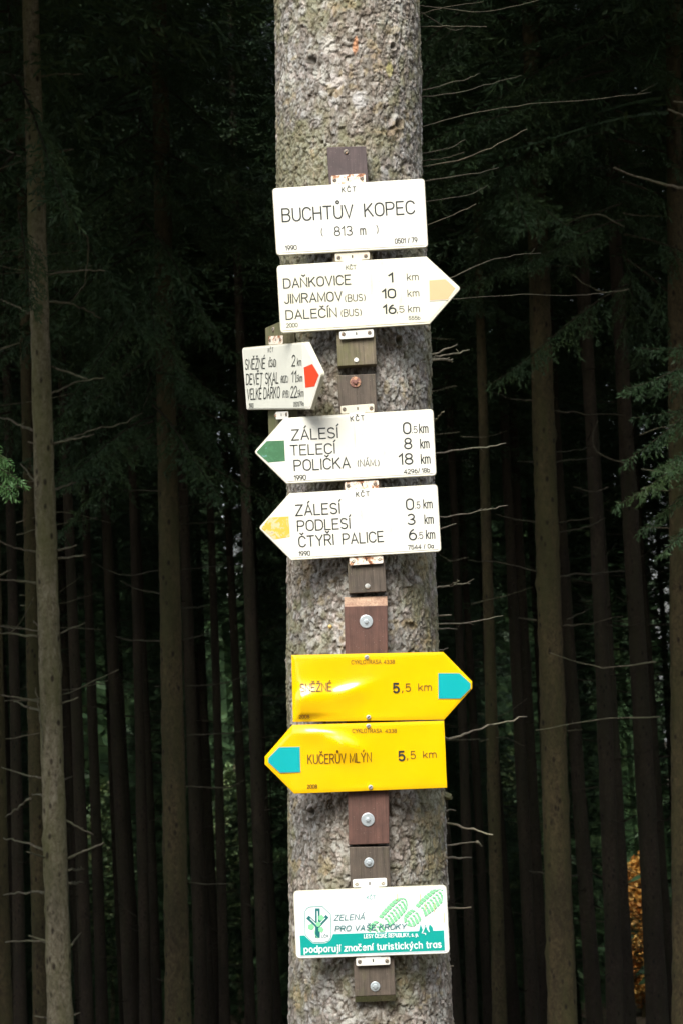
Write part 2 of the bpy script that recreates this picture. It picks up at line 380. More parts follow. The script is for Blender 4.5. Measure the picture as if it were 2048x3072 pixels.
def catmull(P, n_=5):
    if len(P) == 2:
        return [P[0].lerp(P[1], t/n_) for t in range(n_+1)]
    Q = [P[0]*2-P[1]]+list(P)+[P[-1]*2-P[-2]]; out = []
    for i in range(1, len(Q)-2):
        for k in range(n_):
            t = k/n_; out.append(.5*((2*Q[i])+(-Q[i-1]+Q[i+1])*t+(2*Q[i-1]-5*Q[i]+4*Q[i+1]-Q[i+2])*t*t+(-Q[i-1]+3*Q[i]-3*Q[i+1]+Q[i+2])*t**3))
    out.append(P[-1]); return out
BR_SEED = [100]
def dead_branch(root, P, r0, r1, mat=None, name='dead_branch'):
    BR_SEED[0] += 1; r_ = random.Random(BR_SEED[0])
    Q = catmull(P, 5); L = (P[-1]-P[0]).length
    Q = [q+Vector([r_.uniform(-1, 1) for _ in range(3)])*min(L*.012, r0*.9)*(1 if 0 < i < len(Q)-1 else 0) for i, q in enumerate(Q)]
    n_ = len(Q); rad = [r0+(r1-r0)*(i/(n_-1))**.8 for i in range(n_)]
    vs, fs = tube([q-root.location for q in Q], rad, 6, BR_SEED[0], .22)
    # little snapped side spurs
    for k in range(r_.randint(0, 2) if L > .12 else 0):
        i = r_.randint(n_//3, n_-2); d = (Q[i+1]-Q[i]).normalized(); sd = Vector((r_.uniform(-1, 1), r_.uniform(-1, 1), r_.uniform(-.6, 1))).normalized()
        e = Q[i]+(d*.6+sd*.8)*r_.uniform(.01, .035)*min(1.5, max(.7, L*2)); v2, f2 = tube([Q[i]-root.location, e-root.location], [rad[i]*.6, rad[i]*.3], 4, k)
        o_ = len(vs); vs += v2; fs += [tuple(a+o_ for a in f) for f in f2]
    return mesh_obj(name, vs, fs, mat or M['twig'], root, smooth=True)
ZV = {'R1': (1228, 0, 1.912), 'R2': (1228, 1000, 1.912), 'R3': (1228, 2000, 1.912), 'L1': (0, 0, 1.912), 'L2': (0, 1000, 1.912), 'L3': (0, 2000, 1.742)}
def px(view, p):
    ox, oy, s = ZV[view]; return (ox+p[0]/s, oy+p[1]/s)
def branches(root, view, D0, lst, r0=.0035, r1=.0014, spread=.45, seed=1, mat=None):
    r_ = random.Random(seed)
    for pl in lst:
        dd = r_.uniform(-.4, 1)*spread; n_ = len(pl)-1; P = []
        for i, p in enumerate(pl):
            x, y = px(view, p); P.append(at(x, y, D0+dd*(i/n_)))
        k = r_.uniform(.75, 1.25); dead_branch(root, P, r0*k, r1*k, mat)
branches(main_root, 'R1', 4.66, [
 [(40, 90), (200, 42), (420, 10)], [(40, 28), (170, 45), (400, 68), (600, 35), (740, 0)], [(40, 152), (250, 150), (440, 153)],
 [(40, 560), (250, 535), (430, 490), (640, 430)], [(50, 735), (300, 665), (680, 598), (950, 580), (1380, 530)], [(50, 880), (220, 850), (320, 800)],
 [(50, 925), (200, 908), (310, 872)], [(50, 960), (320, 905), (500, 830), (672, 740)], [(50, 1048), (400, 990), (510, 960)], [(60, 1160), (330, 1120), (445, 1062)],
 [(60, 1310), (250, 1230), (380, 1170)], [(60, 1640), (250, 1585), (450, 1500), (600, 1465), (750, 1452)], [(60, 1716), (280, 1712), (640, 1690), (960, 1693), (1200, 1668)],
 [(60, 520), (300, 460), (400, 420)], [(60, 70), (230, 170), (300, 165)]], r0=.0018, r1=.0008, spread=.7, seed=4, mat=M['twig_dim'])
branches(main_root, 'R2', 4.66, [
 [(90, 140), (270, 65)], [(90, 150), (190, 130), (340, 95)], [(100, 150), (225, 150), (240, 165)], [(110, 530), (150, 495), (195, 450)],
 [(110, 686), (160, 683), (400, 655), (550, 630)], [(120, 1060), (175, 1055), (300, 1035), (440, 1012), (560, 987)], [(120, 1138), (180, 1118), (265, 1092)],
 [(120, 1465), (240, 1445), (345, 1435)], [(235, 1447), (280, 1420)], [(120, 1622), (240, 1615)], [(130, 1668), (330, 1660), (535, 1620)], [(130, 1698), (270, 1696)], [(140, 1825), (220, 1805)]], r0=.0032, r1=.0015, spread=.4, seed=5)
branches(main_root, 'R3', 4.66, [
 [(150, 415), (205, 412), (340, 378), (480, 330), (670, 287)], [(150, 745), (195, 740), (235, 745)], [(150, 890), (190, 895), (330, 925), (475, 965)],
 [(150, 1038), (195, 1030), (390, 1005)], [(385, 1006), (412, 1030)], [(170, 1712), (250, 1718)], [(160, 828), (260, 826)], [(160, 1099), (350, 1095)], [(170, 1392), (350, 1380)]], r0=.0038, r1=.0018, spread=.4, seed=6)
# the frayed mossy stub below the lower yellow sign, resin bead on the bark
stub = mesh_obj('branch_stub', *tube([at(1300, 2378, 4.6)-main_root.location, at(1330, 2385, 4.58)-main_root.location, at(1352, 2392, 4.57)-main_root.location], [.013, .010, .006], 8, 5, .4), M['wood_green'], main_root)
P = at(990, 1880, 4.425)-main_root.location
vs = [P+Vector((math.cos(a)*math.cos(e), math.sin(a)*math.cos(e), math.sin(e)))*.005 for e in (-1.2, -.5, .2, .8, 1.4) for a in [k*PI/4 for k in range(8)]]
mesh_obj('resin_drop', vs, [(i*8+k, i*8+(k+1) % 8, (i+1)*8+(k+1) % 8, (i+1)*8+k) for i in range(4) for k in range(8)], M['resin'], main_root, True)

# ------------------------------------------------------------------ stroke lettering
def arc(cx, cy, rx, ry, a0, a1, n_=7):
    return [(cx+rx*math.cos(math.radians(a0+(a1-a0)*i/n_)), cy+ry*math.sin(math.radians(a0+(a1-a0)*i/n_))) for i in range(n_+1)]
def ell(cx, cy, rx, ry): return arc(cx, cy, rx, ry, 90, 450, 16)
G = {
 'A': (4, [[(0, 0), (2, 6), (4, 0)], [(.65, 1.9), (3.35, 1.9)]]), 'B': (3.9, [[(0, 0), (0, 6), (2.2, 6)]+arc(2.2, 4.6, 1.4, 1.4, 90, -90)+[(0, 3.2)], [(2.1, 3.2)]+arc(2.2, 1.6, 1.6, 1.6, 90, -90)+[(0, 0)]]),
 'C': (3.9, [arc(2, 4, 2, 2, 20, 180)+arc(2, 2, 2, 2, 180, 340)]), 'D': (4, [[(0, 0), (0, 6), (1.8, 6)]+arc(1.8, 3.8, 2.2, 2.2, 90, 0)+arc(1.8, 2.2, 2.2, 2.2, 0, -90)+[(0, 0)]]),
 'E': (3.3, [[(3.3, 6), (0, 6), (0, 0), (3.3, 0)], [(0, 3.1), (2.9, 3.1)]]), 'H': (3.8, [[(0, 0), (0, 6)], [(3.8, 0), (3.8, 6)], [(0, 3.1), (3.8, 3.1)]]), 'I': (.2, [[(.1, 0), (.1, 6)]]),
 'J': (2.5, [[(2.5, 6), (2.5, 1.3)]+arc(1.25, 1.3, 1.25, 1.3, 0, -170)]), 'K': (3.8, [[(0, 0), (0, 6)], [(3.5, 6), (0, 2.3)], [(1.3, 3.7), (3.8, 0)]]), 'L': (3.1, [[(0, 6), (0, 0), (3.1, 0)]]),
 'M': (4.5, [[(0, 0), (0, 6), (2.25, .8), (4.5, 6), (4.5, 0)]]), 'N': (3.8, [[(0, 0), (0, 6), (3.8, 0), (3.8, 6)]]), 'O': (4, [arc(2, 4, 2, 2, 0, 180, 10)+arc(2, 2, 2, 2, 180, 360, 10)+[(4, 4)]]),
 'P': (3.7, [[(0, 0), (0, 6), (2.1, 6)]+arc(2.1, 4.4, 1.6, 1.6, 90, -90)+[(0, 2.8)]]), 'R': (3.8, [[(0, 0), (0, 6), (2.1, 6)]+arc(2.1, 4.5, 1.5, 1.5, 90, -90)+[(0, 3)], [(1.9, 3), (3.8, 0)]]),
 'S': (3.7, [arc(1.85, 4.5, 1.7, 1.5, 25, 262)+arc(1.85, 1.5, 1.8, 1.5, 82, -155)]), 'T': (4, [[(0, 6), (4, 6)], [(2, 6), (2, 0)]]), 'U': (3.8, [[(0, 6), (0, 1.9)]+arc(1.9, 1.9, 1.9, 1.9, 180, 360)+[(3.8, 6)]]),
 'V': (4, [[(0, 6), (2, 0), (4, 6)]]), 'Y': (4, [[(0, 6), (2, 2.8), (4, 6)], [(2, 2.8), (2, 0)]]), 'Z': (3.7, [[(0.1, 6), (3.7, 6), (0, 0), (3.7, 0)]]),
 '0': (3.5, [arc(1.75, 4.25, 1.75, 1.75, 0, 180, 8)+arc(1.75, 1.75, 1.75, 1.75, 180, 360, 8)+[(3.5, 4.25)]]), '1': (1.6, [[(0, 4.5), (1.5, 6), (1.5, 0)]]), '2': (3.5, [arc(1.75, 4.3, 1.7, 1.7, 165, -25)+[(0, 0), (3.5, 0)]]),
 '3': (3.5, [arc(1.65, 4.5, 1.55, 1.5, 150, -90)+arc(1.65, 1.5, 1.8, 1.5, 85, -150)]), '4': (3.8, [[(2.8, 0), (2.8, 6), (0, 1.6), (3.8, 1.6)]]), '5': (3.5, [[(3.2, 6), (.45, 6), (.2, 3.1)]+arc(1.7, 1.95, 1.8, 1.95, 125, -150)]),
 '6': (3.5, [ell(1.75, 1.9, 1.7, 1.9), arc(2.9, 2.0, 2.85, 4.0, 180, 105)]), '7': (3.4, [[(0, 6), (3.4, 6), (1.2, 0)]]), '8': (3.5, [ell(1.75, 4.55, 1.5, 1.45), ell(1.75, 1.6, 1.75, 1.55)]), '9': (3.5, [ell(1.75, 4.1, 1.7, 1.9), arc(.6, 4.0, 2.85, 4.0, 0, -75)]),
 '(': (1.4, [arc(3.4, 2.6, 3.2, 4.2, 140, 220)]), ')': (1.4, [arc(-2, 2.6, 3.2, 4.2, 40, -40)]), '/': (1.8, [[(0, -.3), (1.8, 6.2)]]), '.': (.3, [[(.15, 0), (.15, .55)]]), ',': (.6, [[(.5, .6), (.1, -1)]]),
 'a': (3.0, [[(3.0, 4.1), (3.0, 0)], ell(1.5, 2.05, 1.5, 2.05)]), 'b': (3.1, [[(0, 6), (0, 0)], ell(1.55, 2.05, 1.55, 2.05)]), 'c': (2.8, [arc(1.5, 2.1, 1.5, 2.1, 45, 315, 12)]), 'd': (3.1, [[(3.1, 6), (3.1, 0)], ell(1.55, 2.05, 1.55, 2.05)]),
 'e': (3.1, [[(.05, 2.2), (3.05, 2.2)]+arc(1.55, 2.1, 1.5, 2.1, 5, 320, 12)]), 'h': (2.9, [[(0, 6), (0, 0)], [(0, 2.6)]+arc(1.45, 2.7, 1.45, 1.45, 180, 0)+[(2.9, 0)]]), 'i': (.3, [[(.15, 4.2), (.15, 0)], [(.15, 6), (.15, 5.3)]]), 'ı': (.3, [[(.15, 4.2), (.15, 0)]]),
 'j': (1, [[(.9, 4.2), (.9, -.8), (.6, -1.5), (0, -1.6)], [(.9, 6), (.9, 5.3)]]), 'k': (2.8, [[(0, 6), (0, 0)], [(2.6, 4.2), (0, 1.5)], [(1, 2.5), (2.8, 0)]]),
 'm': (4.6, [[(0, 0), (0, 4.2)], [(0, 2.7)]+arc(1.15, 2.9, 1.15, 1.3, 175, 0)+[(2.3, 0)], [(2.3, 2.7)]+arc(3.45, 2.9, 1.15, 1.3, 175, 0)+[(4.6, 0)]]), 'n': (2.8, [[(0, 0), (0, 4.2)], [(0, 2.6)]+arc(1.4, 2.75, 1.4, 1.4, 178, 0)+[(2.8, 0)]]),
 'o': (3.1, [ell(1.55, 2.1, 1.55, 2.1)]), 'p': (3.1, [[(0, 4.2), (0, -1.7)], ell(1.55, 2.1, 1.55, 2.05)]), 'r': (1.7, [[(0, 4.2), (0, 0)], [(0, 2.4)]+arc(1.6, 2.5, 1.6, 1.6, 178, 88)]), 's': (2.6, [arc(1.3, 3.1, 1.2, 1.05, 30, 260)+arc(1.3, 1.05, 1.3, 1.05, 80, -150)]),
 't': (1.8, [[(.7, 5.6), (.7, .5), (1.2, 0), (1.8, .1)], [(0, 4.1), (1.8, 4.1)]]), 'u': (2.8, [[(0, 4.2), (0, 1.4)]+arc(1.4, 1.4, 1.4, 1.4, 180, 355)+[(2.8, 4.2)], [(2.8, 1.6), (2.8, 0)]]), 'y': (3, [[(0, 4.2), (1.5, 0)], [(3, 4.2), (1.2, -1.1), (.2, -1.7)]]),
 'z': (2.6, [[(.1, 4.1), (2.6, 4.1), (0, 0), (2.6, 0)]]),
}
ACC = {}
for base, mk, chars in (('A', 'a', 'Á'), ('C', 'c', 'Č'), ('E', 'c', 'Ě'), ('E', 'a', 'É'), ('I', 'a', 'Í'), ('N', 'c', 'Ň'), ('R', 'c', 'Ř'), ('S', 'c', 'Š'), ('U', 'r', 'Ů'), ('Y', 'a', 'Ý'), ('Z', 'c', 'Ž'), ('c', 'c', 'č'), ('y', 'a', 'ý'), ('ı', 'a', 'í')):
    ACC[chars] = (base, mk)
def glyph(ch):
    if ch in ACC:
        base, mk = ACC[ch]; w, st = G[base]; cx = w/2; hy = 6.9 if base.isupper() else 5.0
        if mk == 'a': e = [(cx-.15, hy), (cx+.75, hy+1.1)]
        elif mk == 'c': e = [(cx-1, hy+1.0), (cx, hy+.1), (cx+1, hy+1.0)]
        else: e = ell(cx, hy+.7, .65, .65)
        return w, st+[e]
    return G[ch]
def ribbon(pts, hw):
    P = []
    for p in pts:
        if not P or (p[0]-P[-1][0])**2+(p[1]-P[-1][1])**2 > 1e-12: P.append(p)
    closed = len(P) > 3 and (P[0][0]-P[-1][0])**2+(P[0][1]-P[-1][1])**2 < 1e-8
    if closed: P = P[:-1]
    n_ = len(P); L_, R_ = [], []
    if not closed:                      # square ends
        d = Vector((P[1][0]-P[0][0], P[1][1]-P[0][1])).normalized()*hw*.6; P[0] = (P[0][0]-d.x, P[0][1]-d.y)
        d = Vector((P[-1][0]-P[-2][0], P[-1][1]-P[-2][1])).normalized()*hw*.6; P[-1] = (P[-1][0]+d.x, P[-1][1]+d.y)
    for i in range(n_):
        a = P[i-1] if (i > 0 or closed) else None; b_ = P[(i+1) % n_] if (i < n_-1 or closed) else None
        d1 = Vector((P[i][0]-a[0], P[i][1]-a[1])).normalized() if a else None
        d2 = Vector((b_[0]-P[i][0], b_[1]-P[i][1])).normalized() if b_ else None
        if d1 is None: d1 = d2
        if d2 is None: d2 = d1
        n1 = Vector((-d1.y, d1.x)); n2 = Vector((-d2.y, d2.x)); m_ = n1+n2
        m_ = n1 if m_.length < 1e-6 else m_.normalized(); k = hw/max(.45, m_.dot(n1))
        L_.append((P[i][0]+m_.x*k, P[i][1]+m_.y*k)); R_.append((P[i][0]-m_.x*k, P[i][1]-m_.y*k))
    fs = [(i, n_+i, n_+(i+1) % n_, (i+1) % n_) for i in range(n_ if closed else n_-1)]
    return L_+R_, fs

class Frame:
    """a sign's or board's own plane in the place: origin, in-plane axes right/up, front = -y local"""
    def __init__(s, name, x, y, D, slope_deg, yaw_deg=0.0, plane_pt=None):
        yaw = math.radians(yaw_deg); a = math.radians(slope_deg-1.6)
        s.n = Vector((-math.sin(yaw), -math.cos(yaw), 0))
        s.pt = plane_pt if plane_pt is not None else at(x, y, D)
        right0 = Vector((math.cos(yaw), -math.sin(yaw), 0)); up0 = Vector((0, 0, 1))
        s.r = right0*math.cos(a)+up0*math.sin(a); s.u = up0*math.cos(a)-right0*math.sin(a)
        s.o = s.hit(x, y)
        s.root = empty(name, s.o)
        s.root.rotation_euler = Matrix((s.r, -s.n, s.u)).transposed().to_euler()
    disp = None
    def hit(s, x, y):
        d = ray(x, y); t = (s.pt-CAM).dot(s.n)/d.dot(s.n); return CAM+d*t
    def loc(s, x, y):
        p = s.hit(x, y)-s.o; return (p.dot(s.r), p.dot(s.u))
CV = {'Z1': (760, 400, 2.306), 'Z2': (680, 940, 2.306), 'Z3': (720, 1420, 2.306), 'Z4': (760, 1900, 2.24), 'Z5': (820, 2360, 2.7034), 'Z7': (860, 2600, 3.136)}
def cv(view, p):
    ox, oy, s = CV[view]; return (ox+p[0]/s, oy+p[1]/s)
def locs(fr, view, pts): return [fr.loc(*cv(view, p)) for p in pts]

def text(fr, view, string, x0, y0, x1, y1, cap, mat, stroke=.55, gap=1.25, slant=0.0, front=-.0012, name='lettering'):
    a = Vector(fr.loc(*cv(view, (x0, y0)))); b_ = Vector(fr.loc(*cv(view, (x1, y1))))
    t = Vector(fr.loc(*cv(view, (x0, y0-cap)))); H = (t-a).length
    ax = (b_-a); W = ax.length; ax = ax/W; ay = Vector((-ax.y, ax.x)); sy = H/6.0
    adv = 0; items = []
    for ch in string:
        if ch == ' ': adv += 2.6; continue
        if ch == '_': adv += 1.8; continue
        w, st = glyph(ch); items.append((adv, st)); adv += w+gap
    tot = adv-gap; sx = W/tot; hw = stroke*.5*sy*(1 if sx > sy*.6 else .8)
    vs, fs = [], []; k = 0
    for off, st in items:
        for pl in st:
            P = [((off+x+slant*y)*sx, y*sy) for x, y in pl]; v2, f2 = ribbon(P, hw); o_ = len(vs); dep = front-.00002*(k % 4); k += 1
            for q in v2:
                u_ = a.x+ax.x*q[0]+ay.x*q[1]; v_ = a.y+ax.y*q[0]+ay.y*q[1]; vs.append((u_, dep-(fr.disp(u_, v_)+.0006 if fr.disp else 0), v_))
            fs += [tuple(i+o_ for i in f) for f in f2]
    # a hair of thickness
    return mesh_obj(name, vs, fs, mat, fr.root)

def round_poly(pts, rad, n_=5):
    out = []; N = len(pts)
    for i, p in enumerate(pts):
        r = rad[i] if isinstance(rad, (list, tuple)) else rad
        P = Vector(p); A_ = Vector(pts[i-1]); B2 = Vector(pts[(i+1) % N]); d1 = (A_-P).normalized(); d2 = (B2-P).normalized()
        if r <= 0: out.append(tuple(P)); continue
        ang = math.acos(max(-1, min(1, d1.dot(d2)))); t = r/math.tan(ang/2); t = min(t, (A_-P).length*.45, (B2-P).length*.45)
        p1 = P+d1*t; p2 = P+d2*t
        for k in range(n_+1):
            u = k/n_; q = p1*(1-u)**2+P*2*u*(1-u)+p2*u*u; out.append((q.x, q.y))
    return out
def area(p): return sum(p[i-1][0]*p[i][1]-p[i][0]*p[i-1][1] for i in range(len(p)))/2
def inset(p, d):
    n_ = len(p); out = []; sg = 1 if area(p) > 0 else -1
    for i in range(n_):
        a = Vector(p[i-1]); b_ = Vector(p[i]); c = Vector(p[(i+1) % n_]); d1 = (b_-a).normalized(); d2 = (c-b_).normalized()
        n1 = Vector((-d1.y, d1.x))*sg; n2 = Vector((-d2.y, d2.x))*sg; m_ = (n1+n2).normalized(); q = b_+m_*(d/max(.4, m_.dot(n1))); out.append((q.x, q.y))
    return out
def rings_mesh(name, rings, mats, midx_fn, parent, smooth=False):
    """rings: list of (outline, y) from back to front"""
    n_ = len(rings[0][0]); vs = [(x, y, z) for pts, y in rings for x, z in pts]; fs = []; mi = []
    sg = area(rings[0][0]) > 0
    for j in range(len(rings)-1):
        for i in range(n_):
            f = (j*n_+i, j*n_+(i+1) % n_, (j+1)*n_+(i+1) % n_, (j+1)*n_+i); fs.append(f if sg else f[::-1]); mi.append(midx_fn(j))
    top = tuple((len(rings)-1)*n_+i for i in range(n_)); bot = tuple(range(n_))
    fs.append(top if sg else top[::-1]); mi.append(midx_fn(len(rings)-1)); fs.append(bot[::-1] if sg else bot); mi.append(midx_fn(0))
    return mesh_obj(name, vs, fs, None, parent, mats=mats, midx=mi)
def sheet(fr, outline, front=-.0012, mat=None, name='colour_arrow', depth=.0004):
    return rings_mesh(name, [(outline, front+depth), (outline, front)], [mat], lambda j: 0, fr.root)
def screw(fr, x, y, r, y0, mat, name='screw', parent=None, slot=True, hexa=False):
    u, v = fr.loc(x, y); k = 6 if hexa else 12
    ring = lambda rr, dz: [(u+rr*math.cos(2*PI*i/k), v+rr*math.sin(2*PI*i/k)) for i in range(k)]
    hh = r*.7 if hexa else r*.45
    rs = [(ring(r, 0), y0), (ring(r, 0), y0-hh*.5), (ring(r*.75, 0), y0-hh), (ring(r*.3, 0), y0-hh*1.05)]
    o = rings_mesh(name, rs, [mat], lambda j: 0, parent or fr.root)
    if slot:
        a = .6; d = (math.cos(a), math.sin(a)); q = [(-.7, -.13), (.7, -.13), (.7, .13), (-.7, .13)]
        pts = [(u+r*(s_*d[0]-t_*d[1]), v+r*(s_*d[1]+t_*d[0])) for s_, t_ in q]
        rings_mesh('screw_slot', [(pts, y0-hh*.9), (pts, y0-hh*1.12)], [M['hole']], lambda j: 0, o)
    return o
def tab(fr, view, quad, screws, slot, mat, y0=.004, up=True, scr=None):
    """mounting tab: quad in view px TL,TR,BR,BL; neck towards the sign"""
    q = locs(fr, view, quad)
    o = rings_mesh('mounting_tab', [(round_poly(q, .004), y0+.0018), (round_poly(q, .004), y0+.0003), (inset(round_poly(q, .004), .0006), y0)], [mat], lambda j: 0, fr.root)
    for sx_, sy_ in screws:
        screw(fr, *cv(view, (sx_, sy_)), .0046, y0, scr or M['screw'], parent=o)
    u, v = fr.loc(*cv(view, slot)); w, h = .0014, .0032
    rings_mesh('slot_hole', [([(u-w, v-h), (u+w, v-h), (u+w, v+h), (u-w, v+h)], y0), ([(u-w, v-h), (u+w, v-h), (u+w, v+h), (u-w, v+h)], y0-.0003)], [M['hole']], lambda j: 0, o)
    return o
def neck(fr, view, quad, mat, y0=.004):
    q = locs(fr, view, quad)
    rings_mesh('tab_neck', [(q, y0+.0012), (q, y0-.0004)], [mat], lambda j: 0, fr.root)
def enamel_panel(fr, view, corners, rads, face, rim, thick=.009, lip=.0045):
    base = locs(fr, view, corners); rl = list(rads) if isinstance(rads, (list, tuple)) else [rads]*len(base)
    ip = lambda d: round_poly(inset(base, d), [max(.0012, r-d) for r in rl])
    rs = [(ip(0), thick), (ip(0), .0015), (ip(.0007), .0003), (ip(.0017), 0), (ip(lip), 0), (ip(lip+.0012), -.0008), (ip(lip+.0028), -.0008)]
    return rings_mesh('panel', rs, [rim, face], lambda j: 0 if j < 3 else 1, fr.root)

SD = 4.376      # upper enamel signs' face
# ---- 1. place name sign
f = Frame('place_name_sign', 1050, 650, SD, 3.4)
tag(f.root, 'rectangular white sign reading BUCHTŮV KOPEC (813 m), topmost on the trunk', 'sign')
enamel_panel(f, 'Z1', [(131, 380), (1181, 311), (1206, 788), (160, 845)], .009, M['white'], M['edge'])
for a in [('BUCHTŮV', 203, 612, 688, 583, 88, .70), ('KOPEC', 770, 577, 1113, 555, 88, .70), ('(', 470, 712, 484, 711, 60, .6), ('813', 562, 710, 683, 704, 62, .72), ('m', 740, 703, 775, 701, 62, .72), (')', 850, 692, 863, 691, 62, .6)]:
    text(f, 'Z1', *a[:6], M['ink'], stroke=a[6])
text(f, 'Z1', 'K_Č_T', 613, 408, 708, 401, 32, M['ink'], 1.05); text(f, 'Z1', '1990', 223, 810, 300, 805, 31, M['ink'], 1.05); text(f, 'Z1', '0501 / 79', 978, 763, 1130, 753, 32, M['ink'], 1.05)
tab(f, 'Z1', [(538, 290), (772, 274), (776, 345), (541, 360)], [(562, 320), (748, 308)], (653, 316), M['tab_rust'])
# ---- 2. arrow right, orange
f = Frame('arrow_sign', 1080, 880, SD, 3.1)
tag(f.root, 'white right-pointing sign with orange arrow reading DAŇKOVICE, JIMRAMOV and DALEČÍN', 'sign', 'white enamel trail signs')
enamel_panel(f, 'Z1', [(161, 914), (1195, 851), (1434, 1072), (1216, 1320), (188, 1383)], [.010, .003, .008, .003, .009], M['cream'], M['edge'])
sheet(f, locs(f, 'Z1', [(1213, 1018), (1325, 1010), (1393, 1073), (1340, 1148), (1217, 1155)]), mat=M['orange'])
sheet(f, locs(f, 'Z1', [(1217, 1161), (1345, 1154), (1343, 1157), (1217, 1164)]), mat=M['grey_ink'], name='fold_line')
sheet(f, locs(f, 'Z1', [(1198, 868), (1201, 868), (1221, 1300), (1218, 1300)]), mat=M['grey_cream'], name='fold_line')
for a in [('DAŇKOVICE', 213, 1072, 672, 1043, 63, .82), ('JIMRAMOV', 219, 1178, 612, 1157, 62, .82), ('DALEČÍN', 229, 1288, 576, 1268, 60, .82), ('1', 935, 1030, 962, 1029, 60, 1.15), ('10', 892, 1140, 980, 1136, 58, 1.15), ('16', 898, 1248, 983, 1245, 58, 1.15)]:
    text(f, 'Z1', *a[:6], M['ink'], stroke=a[6])
for a in [('(BUS)', 634, 1165, 773, 1157, 46), ('(BUS)', 607, 1268, 746, 1260, 46), ('km', 1062, 1018, 1138, 1014, 46), ('km', 1066, 1130, 1142, 1126, 46), (',5', 990, 1240, 1040, 1238, 42), ('km', 1070, 1238, 1146, 1234, 46)]:
    text(f, 'Z1', *a[:6], M['ink'], stroke=.72)
text(f, 'Z1', 'KČT', 641, 943, 710, 939, 27, M['grey_ink'], 1.1); text(f, 'Z1', '2000', 231, 1343, 307, 1339, 26, M['grey_ink'], 1.1); text(f, 'Z1', '555b', 1072, 1291, 1150, 1288, 24, M['grey_ink'], 1.1)
tab(f, 'Z1', [(564, 828), (802, 814), (803, 868), (567, 884)], [(590, 857), (774, 845)], (683, 850), M['tab_cream']); neck(f, 'Z1', [(620, 872), (745, 866), (747, 892), (622, 898)], M['cream'])
tab(f, 'Z2', [(778, 124), (1014, 106), (1015, 163), (781, 178)], [(806, 141), (985, 131)], (896, 138), M['tab_white'])
# ---- 3. small foreshortened sign on the trunk's left flank
zc = at(821, 1135, 4.5).z; yawL = 64.0
nl = Vector((-math.sin(math.radians(yawL)), -math.cos(math.radians(yawL)), 0))
axc = Vector((trunk_x(zc), TD, zc)); Rl = trunk_r(zc)
f = Frame('side_arrow_sign', 821, 1135, 0, 2.6, yawL, axc+nl*(Rl+.052))
tag(f.root, 'small pale sign turned sideways on the trunk edge, red arrow, reading SNĚŽNÉ', 'sign', 'white enamel trail signs')
side = f
enamel_panel(f, 'Z2', [(106, 238), (548, 197), (656, 418), (580, 664), (139, 668)], [.010, .004, .010, .004, .008], M['white'], M['edge'])
sheet(f, locs(f, 'Z2', [(119, 252), (525, 212), (545, 655), (150, 658)]), mat=M['grey_cream'], name='shaded_face', front=-.0011)  # greyer inner face, faint shading put into the enamel colour
sheet(f, locs(f, 'Z2', [(537, 375), (595, 350), (641, 428), (611, 505), (548, 515)]), mat=M['red'])
for a in [('SNĚŽNÉ', 134, 388, 270, 381, 68, .75), ('2', 456, 364, 478, 363, 72, .8), ('DEVĚT SKAL', 141, 492, 363, 482, 70, .75), ('11', 453, 475, 484, 474, 72, .8), ('VELKÉ DÁŘKO', 149, 597, 372, 583, 72, .75), ('22', 448, 582, 490, 580, 74, .8)]:
    text(f, 'Z2', *a[:6], M['ink'], stroke=a[6], front=-.0016)
for a in [('(ČSAD)', 295, 372, 347, 368, 50), ('km', 493, 362, 519, 361, 50), ('(ROZC.)', 379, 480, 430, 478, 46), (',5', 486, 473, 500, 472, 42), ('km', 504, 472, 527, 471, 48), ('(RYB.)', 391, 583, 438, 580, 46), (',5', 492, 579, 506, 578, 42), ('km', 509, 577, 536, 576, 50)]:
    text(f, 'Z2', *a[:6], M['ink'], stroke=.7, front=-.0016)
text(f, 'Z2', 'K_Č_T', 291, 270, 327, 266, 28, M['ink'], .9, front=-.0016); text(f, 'Z2', '1990', 161, 656, 190, 655, 32, M['ink'], .9, front=-.0016); text(f, 'Z2', '0501/79a', 468, 645, 537, 640, 30, M['ink'], .9, front=-.0016)
tab(f, 'Z2', [(279, 158), (374, 153), (375, 212), (281, 216)], [(292, 186), (362, 180)], (328, 183), M['tab_rust']); tab(f, 'Z2', [(327, 682), (413, 676), (413, 728), (330, 735)], [(328, 706), (404, 697)], (368, 702), M['tab_white'])
# ---- 4. arrow left, green
f = Frame('arrow_sign', 1030, 1340, SD, 3.3)
tag(f.root, 'white left-pointing sign with worn green arrow reading ZÁLESÍ, TELECÍ and POLIČKA', 'sign', 'white enamel trail signs')
enamel_panel(f, 'Z2', [(190, 960), (398, 723), (1427, 661), (1449, 1122), (415, 1180)], [.008, .003, .009, .009, .003], M['white'], M['edge'])
sheet(f, round_poly(locs(f, 'Z2', [(208, 960), (278, 884), (398, 880), (405, 1022), (290, 1032)]), [.003, 0, 0, 0, .001]), mat=M['green_peel'])
for a in [('ZÁLESÍ', 452, 878, 768, 860, 70), ('TELECÍ', 443, 983, 747, 968, 68), ('POLIČKA', 470, 1090, 852, 1068, 72)]:
    text(f, 'Z2', *a[:6], M['ink'], stroke=.74)
for a in [('0', 1222, 833, 1270, 831, 75), ('8', 1229, 938, 1277, 936, 72), ('18', 1192, 1046, 1284, 1042, 72)]: text(f, 'Z2', *a[:6], M['ink'], stroke=.84)
for a in [('.5', 1280, 828, 1315, 827, 45), ('km', 1331, 828, 1389, 826, 62), ('km', 1339, 934, 1397, 931, 64), ('km', 1344, 1040, 1404, 1037, 64), ('(NÁM.)', 904, 1060, 1053, 1056, 46)]: text(f, 'Z2', *a[:6], M['ink'], stroke=.72)
